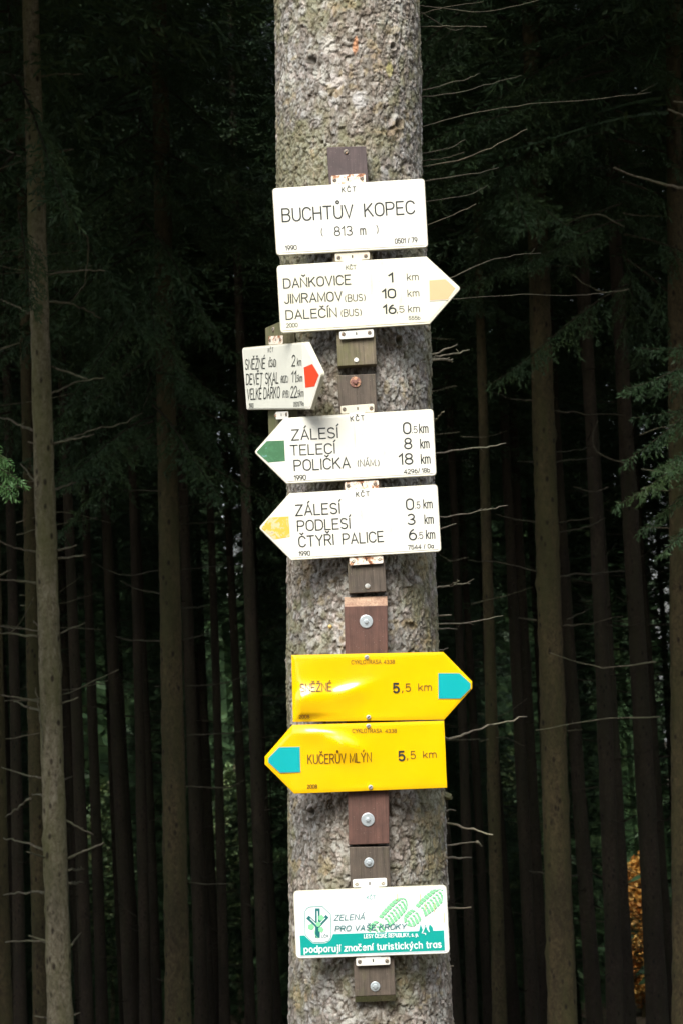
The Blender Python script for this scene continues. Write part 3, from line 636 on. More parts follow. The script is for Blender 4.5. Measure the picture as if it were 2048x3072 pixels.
text(f, 'Z2', 'K_Č_T', 857, 747, 950, 739, 33, M['ink'], 1.05); text(f, 'Z2', '1990', 469, 1154, 548, 1150, 32, M['ink'], 1.05); text(f, 'Z2', '4296/_18b', 1225, 1110, 1402, 1098, 28, M['ink'], 1.05)
tab(f, 'Z2', [(787, 640), (1017, 623), (1019, 682), (789, 694)], [(812, 661), (998, 653)], (904, 657), M['tab_cream']); neck(f, 'Z2', [(846, 688), (952, 682), (953, 702), (847, 708)], M['white'])
# ---- 5. arrow left, yellow
f = Frame('arrow_sign', 1050, 1570, SD, 3.3)
tag(f.root, 'white left-pointing sign with peeling yellow arrow reading ZÁLESÍ, PODLESÍ and ČTYŘI PALICE', 'sign', 'white enamel trail signs')
enamel_panel(f, 'Z3', [(130, 378), (342, 138), (1363, 76), (1390, 541), (355, 603)], [.008, .003, .009, .009, .003], M['white'], M['edge'])
sheet(f, round_poly(locs(f, 'Z3', [(148, 380), (205, 305), (338, 298), (346, 440), (238, 458)]), [.003, 0, 0, 0, .001]), mat=M['yellow_peel'])
for a in [('ZÁLESÍ', 388, 293, 690, 277, 72), ('PODLESÍ', 401, 400, 760, 380, 70), ('ČTYŘI', 411, 510, 648, 493, 72), ('PALICE', 713, 490, 990, 471, 70)]:
    text(f, 'Z3', *a[:6], M['ink'], stroke=.74)
for a in [('0', 1150, 251, 1197, 249, 72), ('3', 1159, 354, 1208, 352, 70), ('6', 1169, 461, 1218, 459, 72)]: text(f, 'Z3', *a[:6], M['ink'], stroke=.84)
for a in [('.5', 1210, 243, 1242, 242, 45), ('km', 1268, 242, 1326, 240, 60), ('km', 1276, 349, 1334, 347, 62), ('.5', 1227, 453, 1262, 452, 45), ('km', 1286, 453, 1344, 451, 60)]: text(f, 'Z3', *a[:6], M['ink'], stroke=.72)
text(f, 'Z3', 'K_Č_T', 803, 163, 892, 157, 32, M['ink'], 1.05); text(f, 'Z3', '1990', 409, 571, 485, 567, 30, M['ink'], 1.05); text(f, 'Z3', '7544 / 0a', 1160, 527, 1335, 516, 28, M['ink'], 1.05)
tab(f, 'Z3', [(722, 60), (957, 46), (958, 100), (726, 116)], [(746, 84), (932, 70)], (842, 76), M['tab_rust'])
tab(f, 'Z3', [(754, 578), (988, 566), (989, 622), (756, 637)], [(780, 603), (963, 588)], (872, 596), M['tab_rust'], scr=M['tab_cream'])

# ---- 6, 7. yellow cycling signs
YD = 4.362
def yellow_panel(fr, corners, dents):
    p = locs(fr, 'Z4', corners)
    rings_mesh('backing_frame', [(p, .006), (p, .0012), (inset(p, .0006), .0004), (inset(p, .0060), .0004)], [M['yellow']], lambda j: 0, fr.root)
    q = inset(p, .0007); u0 = min(a for a, b_ in q); u1 = max(a for a, b_ in q)
    dl = []
    for (x, y, ang, su, sv, sv2, amp) in dents:
        a, b_ = fr.loc(*cv('Z4', (x, y))); dl.append((a, b_, math.radians(ang), su, sv, sv2, amp))
    def disp(u, v):
        h = .0006*math.sin(u*31+1)*math.sin(v*37+.5)
        for a, b_, an, su, sv, sv2, amp in dl:
            x = (u-a)*math.cos(an)+(v-b_)*math.sin(an); y = -(u-a)*math.sin(an)+(v-b_)*math.cos(an)
            h += amp*math.exp(-(x/su)**2-(y/(sv if y > 0 else sv2))**2)
        return h
    fr.disp = disp
    def span(u):
        z = []
        for i in range(len(q)):
            (a, b_), (c, d) = q[i-1], q[i]
            if (a-u)*(c-u) <= 0 and abs(a-c) > 1e-9: z.append(b_+(d-b_)*(u-a)/(c-a))
        return min(z), max(z)
    NU, NV = 110, 44; V_ = []; F_ = []
    for i in range(NU+1):
        u = u0+(u1-u0)*min(max(i/NU, .0005), .9995); a, b_ = span(u)
        for j in range(NV+1):
            v = a+(b_-a)*j/NV; eb = min(v-a, b_-v, u-u0+.0, u1-u+.0); k = min(1, max(0, eb/.0065)); m_ = min(1, max(0, (eb-.006)/.012))
            V_.append((u, .0004-.0012*k-disp(u, v)*m_, v))
    for i in range(NU):
        for j in range(NV):
            a = i*(NV+1)+j; F_.append((a, a+NV+1, a+NV+2, a+1))
    mesh_obj('panel', V_, F_, M['yellow'], fr.root, smooth=True)
f = Frame('cycling_sign', 1130, 2060, YD, .9)
tag(f.root, 'yellow right-pointing cycle sign with cyan arrow reading SNĚŽNÉ 5,5 km', 'sign', 'yellow cycle route signs')
yellow_panel(f, [(256, 146), (1273, 125), (1467, 323), (1467, 372), (1280, 580), (266, 596)], [(330, 445, 12, .055, .024, .045, .0140), (640, 385, 14, .045, .012, .028, .0062), (520, 330, -10, .04, .02, .02, -.0008)])
sheet(f, locs(f, 'Z4', [(1237, 266), (1381, 266), (1456, 334), (1456, 372), (1387, 440), (1238, 441)]), mat=M['grey_line'], name='arrow_keyline', front=-.0022)
sheet(f, locs(f, 'Z4', [(1241, 270), (1380, 270), (1452, 336), (1452, 370), (1385, 437), (1242, 437)]), mat=M['cyan'], front=-.0027)
text(f, 'Z4', 'CYKLOTRASA', 658, 208, 856, 203, 26, M['brown_ink_faint'], 1.0, front=-.0015); text(f, 'Z4', '4338', 874, 204, 947, 203, 24, M['brown_ink_faint'], 1.0, front=-.0015)
text(f, 'Z4', 'SNĚŽNÉ', 316, 392, 525, 385, 52, M['brown_ink'], .75, front=-.0015); text(f, 'Z4', '5', 940, 398, 976, 397, 60, M['ink'], 1.25, front=-.0015)
text(f, 'Z4', ',5', 996, 391, 1054, 389, 50, M['brown_ink'], .75, gap=2.2, front=-.0015); text(f, 'Z4', 'km', 1107, 386, 1193, 384, 48, M['brown_ink'], .75, front=-.0015); text(f, 'Z4', '2008', 310, 572, 377, 570, 23, M['brown_ink'], 1.1, gap=1.5, front=-.0015)
for p in ((760, 160), (772, 563)): screw(f, *cv('Z4', p), .0052, -.0018, M['steel'])
f = Frame('cycling_sign', 1080, 2260, YD, 1.0)
tag(f.root, 'yellow left-pointing cycle sign with cyan arrow reading KUČERŮV MLÝN 5,5 km', 'sign', 'yellow cycle route signs')
yellow_panel(f, [(78, 829), (262, 616), (1279, 588), (1298, 1038), (274, 1078), (78, 881)], [(610, 745, -24, .042, .017, .034, .0100), (400, 660, -10, .038, .010, .022, .0042)])
sheet(f, locs(f, 'Z4', [(100, 838), (173, 763), (314, 760), (319, 935), (179, 939), (100, 868)]), mat=M['grey_line'], name='arrow_keyline', front=-.0022)
sheet(f, locs(f, 'Z4', [(104, 840), (175, 767), (311, 764), (315, 931), (181, 935), (104, 866)]), mat=M['cyan'], front=-.0027)
text(f, 'Z4', 'CYKLOTRASA', 665, 668, 860, 667, 26, M['brown_ink'], .9, front=-.0015); text(f, 'Z4', '4338', 884, 668, 960, 667, 24, M['brown_ink_faint'], 1.0, front=-.0015)
text(f, 'Z4', 'KUČERŮV MLÝN', 368, 877, 790, 862, 61, M['brown_ink'], .68, gap=1.5, front=-.0015); text(f, 'Z4', '5', 977, 855, 1014, 853, 60, M['ink'], 1.25, front=-.0015)
text(f, 'Z4', ',5', 1030, 844, 1086, 842, 50, M['brown_ink'], .75, gap=2.2, front=-.0015); text(f, 'Z4', 'km', 1139, 837, 1225, 834, 46, M['brown_ink'], .75, front=-.0015); text(f, 'Z4', '2008', 363, 1042, 429, 1040, 24, M['brown_ink'], 1.1, gap=1.5, front=-.0015)
for p in ((771, 622), (785, 1033)): screw(f, *cv('Z4', p), .0052, -.0018, M['steel'])

# ---- 8. sponsor sign
f = Frame('sponsor_sign', 1113, 2766, 4.366, 2.2)
tag(f.root, 'white and teal sign with green boot prints, lowest of the signs on the trunk', 'sign')
enamel_panel(f, 'Z7', [(60, 230), (1500, 172), (1532, 818), (88, 868)], .011, M['cold_white'], M['edge'])
band = [(124, 648), (168, 647), (248, 722), (345, 721)] + [(345+85*math.sin(t*PI/12), 636+85*math.cos(t*PI/12)) for t in range(1, 6)] + [(436, 634), (1240, 606), (1255, 540), (1278, 600), (1298, 540), (1322, 602), (1340, 541), (1368, 572), (1374, 603), (1475, 598), (1483, 787), (133, 835)]
sheet(f, locs(f, 'Z7', band), mat=M['teal'], name='printed_band')
def printed(pts, mat, name='print', view='Z7', fr=f, front=-.0016, closed=False, w=.0006):
    v2, f2 = ribbon(locs(fr, view, pts+([pts[0]] if closed else [])), w)
    return mesh_obj(name, [(a, front, b_) for a, b_ in v2], f2, mat, fr.root)
oct_ = [(170, 455), (172, 420), (190, 392), (222, 376), (335, 373), (412, 445), (418, 640), (412, 672), (388, 700), (350, 709), (250, 712), (175, 640)]
printed(oct_, M['pale_teal'], 'emblem_outline', closed=True, w=.0007)
# emblem: stylised tree of a vertical bar with two raised arms, and round leaves
em = M['teal_ink']
printed([(290, 405), (291, 655)], em, 'emblem', w=.0052, front=-.00145); printed([(291, 560), (205, 480)], em, 'emblem', w=.0042, front=-.0015); printed([(293, 560), (375, 472)], em, 'emblem', w=.0042, front=-.00155)
printed([(290, 420), (291, 560)], M['white_print'], 'emblem_line', w=.0011, front=-.0017); printed([(285, 548), (222, 488)], M['white_print'], 'emblem_line', w=.0009, front=-.0017); printed([(300, 545), (362, 482)], M['white_print'], 'emblem_line', w=.0009, front=-.0017)
for cx, cy, r in ((325, 480, 26), (298, 540, 22), (228, 565, 27), (322, 590, 24)):
    p = [(cx+r*(1+.12*math.cos(5*t))*math.cos(t), cy+r*(1+.12*math.cos(5*t))*math.sin(t)) for t in [k*2*PI/20 for k in range(20)]]
    sheet(f, locs(f, 'Z7', p), mat=M['leaf_print'], name='printed_leaf', front=-.0019, depth=.0002)
printed([(262, 600), (268, 640), (296, 672)], M['leaf_print'], 'emblem_line', w=.0007, front=-.0018)
text(f, 'Z7', 'LČR', 330, 666, 392, 664, 24, M['teal_ink'], .9, front=-.0014)
text(f, 'Z7', 'KČT', 750, 308, 834, 304, 34, M['pale_teal'], .9); text(f, 'Z7', 'ZELENÁ', 448, 505, 728, 496, 49, M['teal_ink'], .95, slant=.16, gap=1.5)
text(f, 'Z7', 'PRO VAŠE KROKY', 455, 605, 1115, 583, 47, M['teal_ink'], .95, slant=.16, gap=1.3, front=-.0026)
text(f, 'Z7', 'LESY ČESKÉ REPUBLIKY, s. p.', 726, 671, 1234, 654, 34, M['white_print'], 1.25, gap=1.7, front=-.0017)
text(f, 'Z7', 'podporují značení turistických tras', 168, 808, 1448, 758, 60, M['white_print'], 1.15, gap=1.6, front=-.0017)
printed([(1278, 598), (1268, 622), (1302, 628), (1302, 640)], M['white_print'], 'icon_line', w=.0008, front=-.0018); printed([(1298, 560), (1276, 612)], M['white_print'], 'icon_line', w=.0008, front=-.0019); printed([(1322, 552), (1335, 612)], M['white_print'], 'icon_line', w=.001, front=-.0018)
def boot_print(x0, y0, x1, y1, width, clip=None, seed=1):
    """sole print: a row of lugs down each side, small blocks in the middle; (x0,y0) heel, (x1,y1) toe"""
    r_ = random.Random(seed); ax = Vector((x1-x0, y1-y0)); L = ax.length; ax /= L; ay = Vector((-ax.y, ax.x))
    def half(t): return width*(.40+.10*math.sin(t*PI)) if t < .25 else width*(.33+.17*math.sin(min(1, (t-.2)/.75)*PI*.8))
    def cap(t): return math.sqrt(max(0, 1-((.10-t)/.10)**2)) if t < .10 else (math.sqrt(max(0, 1-((t-.84)/.16)**2)) if t > .84 else 1)
    vs, fs, vs2, fs2 = [], [], [], []
    def blk(t0, t1, a0, a1, sk=.03):
        q = [(t0, a0), (t1, a0+0), (t1+sk*0, a1), (t0, a1)]; out = []
        for t, a in q:
            h = half(t)*cap(t); tt = t+(abs(a)-.5)*(-.05); p = Vector((x0, y0))+ax*L*tt+ay*h*a
            if clip: p = Vector((min(p.x, clip[0]), max(p.y, clip[1]) if len(clip) > 1 else p.y))
            if clip and len(clip) > 2: p.y = min(p.y, clip[2])
            out.append(p)
        if abs((out[2]-out[0]).cross(out[3]-out[1])) < 40: return
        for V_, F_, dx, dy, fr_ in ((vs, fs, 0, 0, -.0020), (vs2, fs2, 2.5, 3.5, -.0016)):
            o_ = len(V_); V_ += [(a_, fr_, b2) for a_, b2 in locs(f, 'Z7', [(p.x+dx, p.y+dy) for p in out])]; F_.append((o_, o_+1, o_+2, o_+3) if fr_ else ())
    n_ = 13
    for i in range(n_):
        t0 = .005+i/n_; t1 = t0+.78/n_
        if .27 < t0 < .33: continue
        for sg in (-1, 1): blk(t0, min(1, t1), sg*.98, sg*.50)
        if i % 1 == 0:
            for a in (-.26, .12): blk(t0+.01, min(.97, t1-.012), a, a+.26)
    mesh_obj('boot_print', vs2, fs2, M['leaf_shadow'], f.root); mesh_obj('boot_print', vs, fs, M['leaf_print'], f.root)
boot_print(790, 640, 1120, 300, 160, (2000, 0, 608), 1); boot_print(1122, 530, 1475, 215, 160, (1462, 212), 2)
for x, y, h in ((1035, 285, 60), (1250, 290, 70), (1300, 370, 70), (1385, 380, 90), (1475, 480, 90)):
    printed([(x, y-h*.5), (x+4, y), (x-3, y+h*.5)], M['rust_stain'], 'rust_streak', w=.0006, front=-.0029)
tab(f, 'Z7', [(618, 122), (938, 107), (941, 188), (620, 199)], [(655, 160), (902, 152)], (778, 160), M['tab_white'], scr=M['tab_cream']); neck(f, 'Z7', [(698, 190), (862, 184), (863, 212), (699, 218)], M['cold_white'])
tab(f, 'Z7', [(648, 860), (969, 848), (971, 925), (652, 938)], [(683, 895), (940, 888)], (810, 886), M['tab_white']); neck(f, 'Z7', [(735, 850), (885, 845), (886, 866), (736, 870)], M['cold_white'])

# ------------------------------------------------------------------ mounting boards
def board(name, view, quad, D, slope, mat, label, thick=.042, chamf_top=0, chamf_bot=0, top_mat=None, bot_mat=None, fr=None):
    """quad px TL,TR,BR,BL of the front face"""
    cx = sum(cv(view_, p)[0] for view_, p in quad)/4; cy = sum(cv(view_, p)[1] for view_, p in quad)/4
    fr = fr or Frame(name, cx, cy, D, slope)
    q = [fr.loc(*cv(view_, p)) for view_, p in quad]
    e = .0014; fi = [(q[0][0]+e, q[0][1]-e), (q[1][0]-e, q[1][1]-e), (q[2][0]-e, q[2][1]+e), (q[3][0]+e, q[3][1]+e)]
    bk = [(q[0][0], q[0][1]+chamf_top), (q[1][0], q[1][1]+chamf_top), (q[2][0], q[2][1]-chamf_bot), (q[3][0], q[3][1]-chamf_bot)]
    mid = thick*.45 if chamf_top else .009 if chamf_bot else e
    vs = [(x, 0, z) for x, z in fi]+[(x, e, z) for x, z in q]+[(x, mid+e, z) for x, z in bk]+[(x, thick, z) for x, z in bk]
    fs = [(3, 2, 1, 0)[::-1]]; mi = [0]
    fs = [(0, 3, 2, 1)]; 
    for a in (0, 4, 8):
        for k in range(4):
            fs.append((a+k, a+(k+1) % 4, a+4+(k+1) % 4, a+4+k)); mi.append(1 if (a == 4 and k == 0) else 2 if (a == 4 and k == 2) else 0)
    fs.append((12, 13, 14, 15)); mi.append(0)
    mesh_obj('plank', vs, fs, None, fr.root, mats=[mat, top_mat or mat, bot_mat or mat], midx=mi)
    tag(fr.root, label, 'board')
    return fr
def washer(fr, x, y, r, mat, bolt=True, rb=.0055):
    u, v = fr.loc(x, y); ring = lambda rr: [(u+rr*math.cos(2*PI*i/24), v+rr*math.sin(2*PI*i/24)) for i in range(24)]
    o = rings_mesh('washer', [(ring(r), 0.0005), (ring(r), -.0016), (ring(r*.93), -.0022), (ring(r*.5), -.0024)], [mat], lambda j: 0, fr.root)
    if bolt:
        b_ = screw(fr, x, y, rb, -.0022, mat, 'bolt', o, slot=False, hexa=True)
    return o
f = board('mounting_board', '', [('Z1', (508, 95)), ('Z1', (776, 88)), ('Z1', (800, 420)), ('Z1', (530, 430))], 4.388, 2.6, M['wood_purple'], 'purple-brown board end above the BUCHTŮV KOPEC sign, one old screw at top')
screw(f, *cv('Z1', (640, 128)), .0058, 0, M['screw'])
f = board('mounting_board', '', [('Z1', (530, 430)), ('Z1', (800, 415)), ('Z2', (1035, 352)), ('Z2', (768, 367))], 4.3885, 3.4, M['wood_moss'], 'moss-green board running behind the two topmost signs, pale nail near its foot')
screw(f, *cv('Z2', (895, 324)), .0056, 0, M['tab_white'], slot=False)
f = board('mounting_board', '', [('Z2', (764, 430)), ('Z2', (1028, 418)), ('Z3', (1010, 818)), ('Z3', (752, 832))], 4.389, 3.0, M['wood_grey'], 'grey-brown board behind the two left-pointing white signs, rusty bolt on its top end')
washer(f, *cv('Z2', (889, 476)), .0125, rusty('rusted_bolt', (.20, .09, .07), .5), True, .006)
screw(f, *cv('Z3', (880, 781)), .0062, 0, M['steel'], slot=False)
f = board('mounting_board', '', [('Z3', (721, 922)), ('Z3', (1018, 914)), ('Z5', (937, 462)), ('Z5', (610, 473))], 4.378, 1.2, M['wood_brown'], 'red-brown stained board carrying the two yellow signs, big zinc washers at both ends', thick=.05, chamf_top=.022, top_mat=M['wood_worn'])
washer(f, *cv('Z3', (871, 1025)), .0150, M['zinc']); washer(f, *cv('Z5', (764, 267)), .0150, M['zinc'])
f = board('mounting_board', '', [('Z5', (613, 492)), ('Z5', (936, 486)), ('Z5', (990, 1690)), ('Z5', (660, 1703))], 4.380, 1.6, M['wood_grey'], 'dark brown board behind the teal sign, lowest of the boards, its foot edge green', thick=.05, chamf_bot=.014, bot_mat=M['wood_green'])
washer(f, *cv('Z5', (773, 615)), .0108, M['zinc'], rb=.0058); washer(f, *cv('Z5', (823, 1620)), .0108, M['zinc'], rb=.0058)
# side board under the small sideways sign
fs_ = Frame('mounting_board', 825, 1135, 0, 2.6, yawL, axc+nl*(Rl+.038))
vs = [(x, y, z) for z in (.128, -.165) for x, y in ((-.046, 0), (.046, 0), (.046, .034), (-.046, .034))]
mesh_obj('plank', vs, [(0, 1, 2, 3), (7, 6, 5, 4), (0, 4, 5, 1), (1, 5, 6, 2), (2, 6, 7, 3), (3, 7, 4, 0)], M['wood_green'], fs_.root)
tag(fs_.root, 'narrow green board on the left flank of the trunk holding the sideways sign', 'board')
screw(fs_, 821, 988, .006, 0, M['screw'])

# ------------------------------------------------------------------ forest: crowns, trunks, twigs
def tuft_cloud(stems, rng, tl, tw, out_v, out_f, droop=.25):
    """stems: list of (p0, p1, n): needle tufts set along a twig"""
    for p0, p1, n_ in stems:
        d = p1-p0
        for i in range(n_):
            t = (i+rng.random())/n_; p = p0+d*t
            a = Vector((rng.gauss(0, 1), rng.gauss(0, 1), rng.gauss(0, .8)-droop)).normalized()*.75+d.normalized()*.8
            a.normalize(); s = a.cross(Vector((rng.gauss(0, 1), rng.gauss(0, 1), rng.gauss(0, 1)))).normalized()*tw*.5
            l_ = tl*rng.uniform(.6, 1.2); k = len(out_v)
            out_v += [p, p+a*l_*.5+s, p+a*l_, p+a*l_*.5-s]; out_f.append((k, k+1, k+2, k+3))
def bough_stems(p0, dirv, L, rng, twig_step=.09, hang=.35, per_m=26):
    stems = []; n_ = max(4, int(L/twig_step)); p = p0.copy(); d = dirv.normalized(); side = d.cross(Vector((0, 0, 1))).normalized(); path = [p.copy()]
    for i in range(n_):
        t = i/n_; d2 = Vector((d.x, d.y, d.z-.35*math.sin(t*PI*.7)+.25*t*t)).normalized(); q = p+d2*(L/n_)
        stems.append((p, q, max(2, int(per_m*L/n_*.8))))
        if t > .12:
            for sg in (-1, 1):
                if rng.random() < .15: continue
                tl = L*.30*(1-t*.8)*rng.uniform(.6, 1.15); e = q+(side*sg*.8+d2*.55+Vector((0, 0, -hang*rng.uniform(.3, 1.4)))).normalized()*tl
                stems.append((q, e, max(2, int(per_m*tl))))
        p = q; path.append(p.copy())
    return stems, path
def crown_mesh(seed, H=15.0, R=2.3, levels=24, tl=.085, tw=.024, per_m=20, dense=7, sprays=15000, k_=1.0):
    rng = random.Random(seed); V_, F_ = [], []; nt = 0
    for i in range(levels):
        t = i/(levels-1); z = t*H*.985; r = (R*(1-t)**.8+.12)*(.55+.45*min(1, t*5+.45))
        for k in range(max(4, int(dense*(1-.35*t)))):
            if t < .18 and rng.random() < .30: continue
            a = rng.uniform(0, 2*PI); L = r*rng.uniform(.65, 1.15); st, path = bough_stems(Vector((0, 0, z+rng.uniform(-.25, .25))), Vector((math.cos(a), math.sin(a), -.12+.5*t)), L, rng, .13+.02*L, .40, per_m)
            tuft_cloud(st, rng, tl*(1+.6*t), tw*(1.1+.9*t), V_, F_); nt = len(F_)
            v2, f2 = tube(path, [max(.003, .014*(1-j/len(path))) for j in range(len(path))], 3); o_ = len(V_); V_ += v2; F_ += [tuple(x+o_ for x in f) for f in f2]
    for j in range(sprays):                     # thick inner and upper sprays
        t = rng.random()**.9; r = (R*(1-t)**.8+.12)*(.45+.5*min(1, t*5+.2)); rr = r*rng.random()**.45; an = rng.uniform(0, 2*PI)
        p = Vector((rr*math.cos(an), rr*math.sin(an), t*H-.12*rr+.15)); o = Vector((math.cos(an)+rng.gauss(0, .4), math.sin(an)+rng.gauss(0, .4), rng.gauss(-.35, .35))).normalized()
        sd = o.cross(Vector((rng.gauss(0, .5), rng.gauss(0, .5), 1))).normalized()
        for ang in (-.7, 0, .7):
            oo = o*math.cos(ang)+sd*math.sin(ang); s = sd*.011*k_; l_ = rng.uniform(.12, .26)*k_; q = len(V_)
            V_ += [p, p+oo*l_*.5+s, p+oo*l_, p+oo*l_*.5-s]; F_.append((q, q+1, q+2, q+3))
    me = bpy.data.meshes.new('crown'); me.from_pydata([tuple(v) for v in V_], [], F_); me.materials.append(M['needles']); me.update()
    return me
crowns = [crown_mesh(s, R=2.7, per_m=17) for s in (1, 2, 3)]
crown_fine = crown_mesh(4, R=2.7, tl=.05, tw=.012, per_m=26, sprays=46000, k_=.7)
def trunk_mesh(name, H, r0, r1, mat, seed, seg=20, rows=90, lean=(0, 0), bend=.03, rough=.06, z0=-.5):
    rng = np.random.RandomState(seed); th = np.arange(seg)*2*PI/seg; zz = np.concatenate([np.linspace(z0, H*.5, int(rows*.8)), np.linspace(H*.5, H, int(rows*.2)+2)[1:]])
    T_, Z_ = np.meshgrid(th, zz); rr = r0+(r1-r0)*np.clip(Z_/H, 0, 1)+.25*r0*np.exp(-np.clip(Z_, 0, 99)/.35)
    rr *= 1+rough*(rng.rand(*Z_.shape)-.5)*2
    kz = rng.rand(40)*H*.6; ka = rng.rand(40)*2*PI
    for k in range(40):
        rr += r0*.16*np.exp(-(((T_-ka[k]+PI) % (2*PI)-PI)/.35)**2-((Z_-kz[k])/.03)**2)
    bx = bend*np.sin(Z_/H*5+seed)-bend*math.sin(seed); V_ = np.stack([rr*np.cos(T_)+bx+lean[0]*Z_, rr*np.sin(T_)+lean[1]*Z_, Z_], -1).reshape(-1, 3)
    a = np.arange(len(zz)-1)[:, None]*seg+np.arange(seg)[None, :]; b2 = np.arange(len(zz)-1)[:, None]*seg+((np.arange(seg)+1) % seg)[None, :]
    me = np_mesh(name, V_, np.stack([a, b2, b2+seg, a+seg], -1).reshape(-1, 4)); me.materials.append(mat); return me

LEAN = []
def named_tree(xb, yb, xt, yt, D, wid_px, label, mat, crown_z, seed, cscale=1.0, group='spruces at the forest edge', rows=170, seg=28):
    """trunk through two image points at distance D"""
    A_ = at(xb, yb, D); B2 = at(xt, yt, D); sx = (B2.x-A_.x)/(B2.z-A_.z); g = gz(A_.x, D); base = Vector((A_.x+sx*(g-A_.z), D, g))
    root = empty('spruce_tree', base); r = wid_px/2/ppm(D); H = 21.0
    link(bpy.data.objects.new('trunk', trunk_mesh('trunk', H, r*1.12, r*.15, mat, seed, seg, rows, (sx, 0), .0)), root)
    c = bpy.data.objects.new('crown', crowns[seed % 3]); link(c, root); c.location = (sx*(crown_z-g), 0, crown_z-g); c.scale = (cscale, cscale, 1); c.rotation_euler = (0, 0, seed*1.7)
    tag(root, label, 'tree', group); return root
T1 = named_tree(182, 3072, 92, 0, 14.0, 66, 'pale slender spruce trunk at the left with many short dead twigs', M['bark_near'], 6.2, 1)
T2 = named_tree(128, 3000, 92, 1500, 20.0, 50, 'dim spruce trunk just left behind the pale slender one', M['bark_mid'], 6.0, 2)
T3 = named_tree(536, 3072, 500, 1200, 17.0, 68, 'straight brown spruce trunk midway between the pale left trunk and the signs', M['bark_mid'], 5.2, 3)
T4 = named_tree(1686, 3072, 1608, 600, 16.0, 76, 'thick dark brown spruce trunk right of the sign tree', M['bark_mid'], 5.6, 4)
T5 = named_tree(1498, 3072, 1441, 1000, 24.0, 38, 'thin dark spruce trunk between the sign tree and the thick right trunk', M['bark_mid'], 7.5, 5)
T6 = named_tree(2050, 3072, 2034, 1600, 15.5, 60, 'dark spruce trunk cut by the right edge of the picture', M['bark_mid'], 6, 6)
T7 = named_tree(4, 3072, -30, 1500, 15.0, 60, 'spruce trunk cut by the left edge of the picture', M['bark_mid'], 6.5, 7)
mc = bpy.data.objects.new('crown', crowns[1]); link(mc, main_root); mc.location = (trunk_x(9)-main_root.location.x, 0, 7.5); mc.scale = (1.1, 1.1, 1.05)

branches(T1, 'L1', 14.0, [[(210, 440), (350, 425), (480, 425)], [(125, 440), (0, 415)], [(420, 855), (220, 905), (150, 915)], [(150, 915), (0, 970)], [(150, 915), (30, 850)], [(160, 1557), (0, 1525)], [(240, 1575), (450, 1552), (605, 1553)],
 [(480, 1330), (510, 1400), (495, 1560), (480, 1640), (395, 1745)], [(260, 1735), (400, 1745), (520, 1790), (580, 1825)], [(170, 1800), (60, 1740), (0, 1720)]], .009, .004, 1.0, 11)
branches(T1, 'L2', 14.0, [[(280, 350), (345, 325), (460, 275), (600, 255)], [(300, 645), (420, 595), (560, 545), (700, 520), (820, 455)], [(300, 630), (440, 605), (540, 580)], [(230, 640), (160, 622)], [(218, 885), (180, 820), (120, 750)], [(305, 900), (435, 855)],
 [(225, 1252), (90, 1232), (0, 1190)], [(225, 1435), (100, 1420), (0, 1415)], [(330, 1245), (440, 1215)], [(330, 1295), (490, 1272)], [(245, 1700), (195, 1650)], [(245, 1705), (100, 1690), (0, 1680)], [(240, 1740), (100, 1728), (0, 1718)], [(320, 1730), (490, 1660)],
 [(200, 560), (100, 520), (0, 480)], [(300, 190), (400, 225), (500, 260)], [(190, 880), (60, 880), (0, 870)]], .010, .005, 1.0, 12)
branches(T1, 'L3', 14.0, [[(225, 185), (120, 165), (0, 150)], [(230, 240), (150, 210), (75, 182)], [(268, 575), (230, 450), (210, 260), (188, 110)], [(320, 195), (410, 160)], [(230, 582), (120, 560), (10, 525)], [(330, 590), (380, 572)], [(340, 800), (420, 845), (490, 878)],
 [(240, 962), (100, 910), (20, 895)], [(240, 998), (140, 968)], [(350, 1005), (440, 965), (545, 920)], [(360, 1065), (440, 1058)], [(365, 1133), (440, 1130)], [(250, 1175), (120, 1182), (20, 1195)], [(270, 1442), (150, 1405)], [(270, 1440), (150, 1432), (30, 1440)],
 [(375, 1455), (425, 1390)], [(275, 1840), (180, 1825)], [(365, 1828), (420, 1808)], [(160, 690), (90, 740), (30, 785)], [(225, 675), (170, 665)]], .010, .005, 1.0, 13)
branches(T1, 'L2', 13.4, [[(-60, 1410), (0, 1388), (65, 1357)], [(-60, 115), (0, 92), (115, 55)]], .010, .005, .2, 14)
branches(T3, 'L2', 17.0, [[(950, 1352), (740, 1388), (620, 1360), (530, 1300)], [(1020, 1097), (1180, 1085), (1340, 1085)], [(1030, 1357), (1200, 1340), (1310, 1310)], [(950, 1770), (730, 1760), (650, 1730)], [(1040, 1762), (1200, 1720)], [(930, 600), (680, 680), (510, 750)], [(930, 905), (750, 900), (560, 865)], [(980, 905), (1240, 880)], [(1020, 1580), (1200, 1565)], [(1000, 1000), (1250, 960)], [(950, 1500), (800, 1470), (690, 1420)]], .008, .0035, 1.2, 15, M['twig_dim'])
branches(T3, 'L3', 17.0, [[(870, 103), (810, 103)], [(960, 103), (1150, 90), (1290, 50)], [(980, 355), (1200, 345), (1320, 320)], [(950, 625), (1190, 630), (1280, 590)], [(980, 1133), (1220, 1135)], [(880, 1648), (820, 1630)], [(960, 1655), (1020, 1660)]], .008, .0035, 1.0, 16, M['twig_dim'])
branches(T4, 'R2', 16.0, [[(820, 442), (1000, 462), (1220, 470)], [(715, 742), (615, 735)], [(820, 742), (1050, 710)], [(720, 1083), (600, 1065), (480, 1035)], [(850, 1087), (1050, 1055)], [(840, 1140), (1000, 1115), (1120, 1060)], [(725, 1367), (500, 1315), (330, 1303)], [(850, 1392), (1100, 1372), (1230, 1365)], [(730, 1647), (620, 1632)], [(850, 1680), (1000, 1670), (1220, 1625)], [(900, 1640), (1040, 1580)], [(700, 385), (600, 380), (480, 340)], [(820, 680), (950, 670), (1060, 650)]], .009, .004, 1.2, 17, M['twig_dim'])
